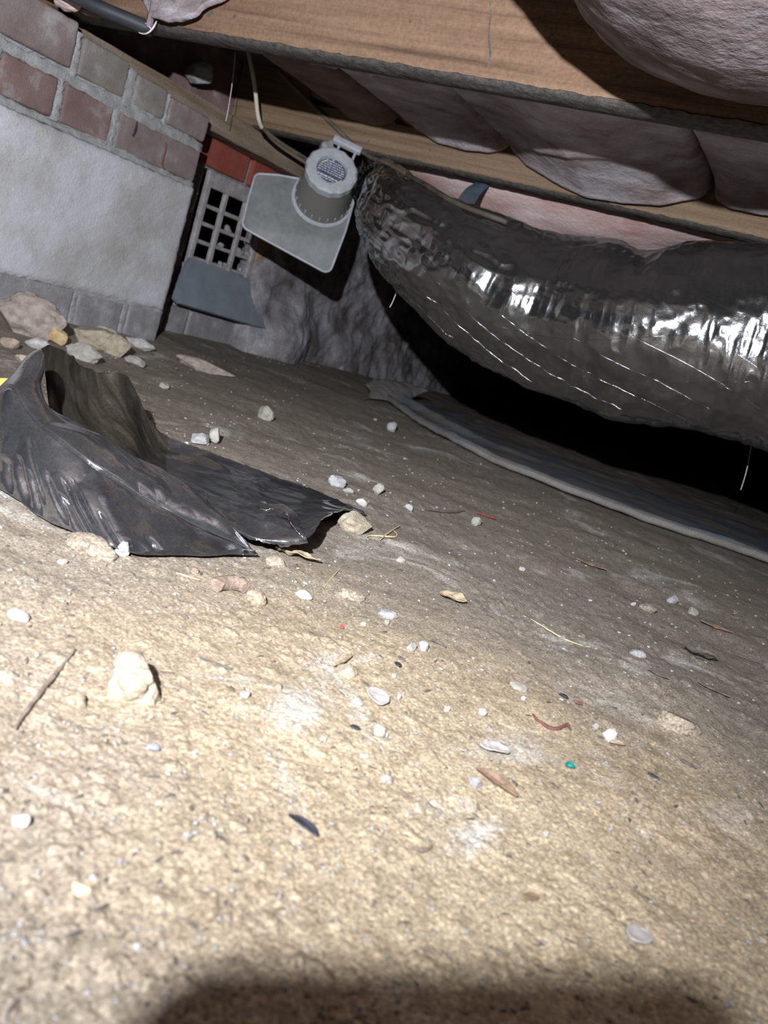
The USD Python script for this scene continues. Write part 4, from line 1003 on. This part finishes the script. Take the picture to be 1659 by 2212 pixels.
leafy(1068, 1700, .021, .0056, -.75, .9, 'dead_leaf', 'leaf_brown', 'long curled brown leaf in the right of the foreground', 'leaf', 1, crump=.0012)
leafy(976, 1300, .019, .013, -.2, .5, 'dead_leaf', 'leaf_dry', 'crumpled dry leaf with a jagged rim right of centre', 'leaf', 2, crump=.008)
leafy(810, 1510, .015, .011, -1.3, .2, 'paper_scrap', 'paper_grey', 'grey torn scrap of paper on the yellow sand', 'paper', 3, crump=.002)
leafy(1065, 1625, .014, .010, .1, .4, 'dead_leaf', 'paper_grey', 'small folded grey leaf above the long curled leaf', 'leaf', 4, crump=.004)
leafy(1332, 1612, .009, .003, .2, .9, 'dead_leaf', 'leaf_dry', 'tiny rolled leaf below the knobbly white lump', 'leaf', 5)
leafy(1540, 1495, .021, .0055, -.6, .3, 'bark_sliver', 'bark', 'dark pointed bark sliver on the far right', 'bark', 6, crump=.001)
leafy(1420, 1462, .013, .0034, -.5, .3, 'bark_sliver', 'bark', 'short dark bark sliver left of the pointed one', 'bark', 7, crump=.001)
leafy(652, 1790, .0125, .0042, -.55, .4, 'bark_sliver', 'black_bit', 'black ribbed bark sliver in the centre foreground', 'bark', 8, crump=.001)
leafy(737, 1357, .0042, .0022, -1.2, .2, 'plastic_flake', 'red_plastic', 'tiny bright red flake on the dirt in the middle', 'flake', 9)
leafy(1230, 1660, .0042, .0036, .1, .5, 'plastic_flake', 'teal_plastic', 'tiny teal green flake in the right foreground', 'flake', 10, th=.0012)
leafy(1216, 1508, .0055, .0036, -.5, .4, 'black_flake', 'black_bit', 'larger black flake with a stem right of the elongated cream stone', 'flake', 11, crump=.001)
leafy(1247, 1523, .0048, .0018, -.1, .4, 'black_flake', 'root_red', 'dark red seed just below the larger black flake', 'seed', 12, th=.0012)
leafy(857, 1440, .0050, .0034, -1.2, .3, 'black_flake', 'black_bit', 'black flake beside a paler one below the chalky pair', 'flake', 13, crump=.0006)
leafy(866, 1427, .0055, .0020, -.9, .3, 'black_flake', 'bark', 'thin dark flake leaning on the black flake below the chalky pair', 'flake', 14, crump=.0006)
leafy(765, 1577, .0046, .0026, -.1, .3, 'black_flake', 'black_bit', 'black flake left above the grainy pale lump', 'flake', 15)
leafy(1410, 1682, .006, .0022, -.7, .3, 'black_flake', 'black_bit', 'black pointed flake at right foreground', 'flake', 16)
leafy(330, 1622, .004, .0024, 0, .3, 'black_flake', 'blue_grit', 'blue-black speck below the big cream stone', 'flake', 17, th=.001)
leafy(1485, 1655, .009, .0016, -.6, .3, 'bark_sliver', 'bark', 'thin dark sliver above the black pointed flake at right', 'bark', 18)
leafy(1050, 1118, .022, .006, -.1, .3, 'red_flake', 'brick_red', 'dull red brick flake lying on the grey dirt', 'brick flake', 19)
leafy(1380, 2030, .011, .008, .6, .2, 'dead_leaf', 'paper_grey', 'pinkish grey leaf scrap near the bottom right', 'leaf', 20, crump=.001)
leafy(1145, 1945, .006, .003, .3, .3, 'dead_leaf', 'leaf_brown', 'small brown scrap near the bottom, right of centre', 'leaf', 21, crump=.001)
leafy(640, 1210, .03, .012, -.15, .3, 'dead_leaf', 'leaf_dry', 'dry leaf fragments in front of the sleeve opening', 'leaf', 22, crump=.006)
leafy(1275, 1225, .03, .008, -.35, .3, 'dead_leaf', 'leaf_brown', 'long flat brown leaf on the far grey dirt below the plastic edge', 'leaf', 23, crump=.003)
leafy(1545, 1360, .028, .008, -.3, .3, 'dead_leaf', 'leaf_brown', 'brown leaf at the far right edge of the lit dirt', 'leaf', 24, crump=.003)
leafy(1510, 1420, .026, .016, -.3, .4, 'leaf_clump', 'bark', 'dark clump of dead leaves on the right', 'leaf', 25, crump=.009)
strand([(32, 1580), (80, 1510), (120, 1460), (160, 1408)], .0009, 'twig', 'twig', 'long straight twig in the left foreground', 'twig', 1.2)
strand([(1150, 1545), (1170, 1566), (1200, 1577), (1225, 1570), (1232, 1580)], .0009, 'twig', 'root_red', 'dark red curved rootlet on the right sand', 'rootlet', .9)
strand([(1130, 1332), (1180, 1360), (1225, 1385), (1275, 1400)], .0005, 'straw', 'straw', 'long pale straw lying right of the crumpled leaf', 'straw', 1.4)
strand([(460, 1278), (490, 1272), (525, 1280), (530, 1284)], .0042, 'bark_curl', 'stone_brown', 'curved tube of brown bark below the end of the sleeve', 'bark', .8, taper=False)
strand([(930, 1386), (950, 1392), (962, 1400)], .0007, 'twig', 'bark', 'thin dark stalk right of the chalky pair', 'twig', 1)
strand([(700, 1270), (720, 1245), (735, 1230)], .0005, 'straw', 'straw', 'fine pale fibre left of the shell-like clod', 'straw', 1)
strand([(380, 1240), (405, 1248), (430, 1256)], .0006, 'straw', 'straw', 'short yellow straw under the front of the sleeve', 'straw', 1.2)
strand([(465, 1250), (490, 1257), (510, 1263)], .0006, 'straw', 'straw', 'golden straw touching the bark tube', 'straw', 1.2)
strand([(430, 1425), (460, 1436), (500, 1448)], .0009, 'twig', 'bark', 'dark sliver of twig right of the big cream stone', 'twig', .8)
strand([(720, 1445), (740, 1436), (756, 1425)], .0010, 'twig', 'leaf_dry', 'pale dry stick on the tan clod cluster', 'twig', 2.2)
strand([(1540, 1400), (1600, 1420), (1640, 1434)], .0010, 'twig', 'bark', 'dim twig at far right', 'twig', 1)
strand([(920, 1103), (960, 1108), (1002, 1106)], .0015, 'twig', 'bark', 'dark twig on the grey dirt left of the whitish stone', 'twig', 1)
strand([(790, 1165), (810, 1160), (835, 1162), (850, 1150)], .0008, 'straw', 'straw', 'tangle of straw at the mouth of the sleeve', 'straw', 1.5)
strand([(820, 1170), (838, 1155), (862, 1140)], .0008, 'straw', 'straw', 'second straw crossing the tangle at the sleeve mouth', 'straw', 2.)
strand([(1520, 1740), (1555, 1765), (1580, 1785)], .0006, 'twig', 'twig', 'very thin stalk in the right foreground', 'twig', 1)
strand([(890, 1832), (910, 1840), (930, 1832)], .0009, 'twig', 'twig', 'small bent twig in the centre foreground', 'twig', .8)
strand([(480, 1475), (502, 1476), (524, 1470)], .0008, 'twig', 'root_red', 'short reddish stalk above the grey crumb lump', 'twig', .8) if False else None

# small pebbles nothing tells apart, and the grit between them
rg = np.random.default_rng(77)
taken = np.array([(q[0], q[1], max(q[2], 14)) for q in RUB])
n = 0
protos = [stone((1, 1, .8), 900 + k, .3, 2, 1.0, 1.6, 3) for k in range(8)]
while n < 115:
    px, py = rg.uniform(0, 1659), rg.uniform(880, 2040)
    if py < 1215 and px < 800: continue
    if py < 850 + .42 * (px - 700) and px > 700: continue
    if np.any(np.hypot(taken[:, 0] - px, (taken[:, 1] - py) * 1.5) < taken[:, 2] * .9): continue
    g0, d = gpt(px, py); w = rg.uniform(4.5, 9) * d / FPX * rg.uniform(.8, 1.25) ** 2
    v, f = protos[int(rg.integers(8))]; a = rg.uniform(0, 6.28); c, s = math.cos(a), math.sin(a)
    v = (v * np.array([w, w * rg.uniform(.7, 1), w * rg.uniform(.55, .8)])) @ np.array([[c, s, 0], [-s, c, 0], [0, 0, 1]]) + g0 + np.array([0, 0, w * .2])
    tone = str(rg.choice(['white', 'pale', 'pale', 'tan', 'grey'])); zone = 'blurred sand along the bottom' if py > 1750 else 'yellow sand in the middle' if py > 1380 else 'grey dirt further back'
    side = 'left' if px < 553 else 'right' if px > 1106 else 'centre'
    obj('pebble', (v, f), 'stone_' + tone, smooth=True, label=f'tiny {tone} pebble on the {zone}, {side} part', cat='pebble', group=f'tiny {tone} pebbles, {zone}, {side}')
    n += 1


def scatter(name, count, size, mats, label, cat, seed, ymin, flatk, long_):
    rg = np.random.default_rng(seed); per = {m_: [] for m_ in mats}
    b = trimesh.creation.icosphere(subdivisions=0 if name == 'debris' else 1); bv, bf = np.array(b.vertices), np.array(b.faces)
    q = 0
    while q < count:
        px, py = rg.uniform(-60, 1720), ymin + (2230 - ymin) * rg.uniform(0, 1) ** 1.7
        if py < 870 + .42 * (px - 700) and px > 700: continue
        if rg.random() > np.clip(.35 + .9 * float(fbm(np.array([px / 170, py / 120, 3.]), 2, seed)) ** 2 * 2 - .12, .05, 1): continue
        g0, d = gpt(px, py); w = rg.uniform(*size) * (d / .4) ** .35
        a = rg.uniform(0, 6.28); c, s = math.cos(a), math.sin(a)
        v = bv * (1 + .35 * rg.normal(size=(len(bv), 1)).clip(-1, 1)) * np.array([w * rg.uniform(1, long_), w, w * flatk]) / 2
        v = v @ np.array([[c, s, 0], [-s, c, 0], [0, 0, 1]])
        per[mats[int(rg.integers(len(mats)))]].append((v + g0 + np.array([0, 0, w * flatk * .3]), bf)); q += 1
    for m_, ms in per.items():
        tag(obj(name, cat_(ms), m_, smooth=60), label[m_], cat, kind='stuff')


scatter('grit', 1700, (.0008, .0019), ['stone_pale', 'stone_tan', 'stone_grey'], {'stone_pale': 'pale grit sprinkled over the dirt floor', 'stone_tan': 'tan sand grit sprinkled over the dirt floor', 'stone_grey': 'grey grit sprinkled over the dirt floor'}, 'grit', 101, 770, .7, 1.4)
scatter('debris', 1000, (.0008, .0019), ['bark', 'twig'], {'bark': 'dark bark crumbs strewn over the dirt floor', 'twig': 'brown plant crumbs strewn over the dirt floor'}, 'debris', 102, 770, .45, 4.0)

# cobweb threads hanging in the bays
for (a, b, lb) in (((508, 112, 1.38), (488, 262, 1.40), 'single cobweb thread hanging in the dark bay at upper left'), ((1622, 965, 1.3), (1600, 1058, 1.3), 'pale cobweb thread hanging below the duct at right'), ((862, 606, 1.27), (842, 664, 1.27), 'thin straw-coloured thread hanging at the lower edge of the duct')):
    P = [at(*a), (at(*a) + at(*b)) / 2 + Rt * .002, at(*b)]
    obj('cobweb_thread', tube(P, .0006, 5, 16), 'fluff', smooth=True, label=lb, cat='cobweb')

cw = np.array([hit(px, py, 1, .884) for px, py in ((640, 122), (700, 133), (760, 142), (820, 152), (885, 164))])
v, f = tube(cw, [.002, .005, .004, .006, .002], 9, 70); v = v + np.stack([0 * v[:, 0], .004 * (fbm(v * 120, 3, 3) - .5), .007 * (fbm(v * 150, 3, 4) - .6)], 1)
obj('cobweb_wad', (v, f), 'wool_pale', smooth=True, label='pale matted cobweb stuck under the lower edge of the near joist at left', cat='cobweb')

# the phone taking the picture: its back is the plane of the lens, its top edge throws the shadow at the bottom of the frame
c = CAM + Rt * (-.016) + Up * (.0165 - .0735) - Fw * .0055
ph = thing('smartphone', c, 'dark smartphone held behind the lens, out of frame, shading the bottom of the picture', 'phone')
v, f = rbox((.0715, .147, .0078), .0036, 8)
from shapely.geometry import box as sbox
pb = sbox(-.0360, -.0735, .0360, .0735).buffer(-.010).buffer(.010, quad_segs=12)
obj('body', moved(moved(trimesh.creation.extrude_polygon(pb, .0078, engine='earcut'), t=(0, 0, -.0039)), np.stack([Rt, Up, -Fw]), c), 'phone_body', ph, smooth=30)
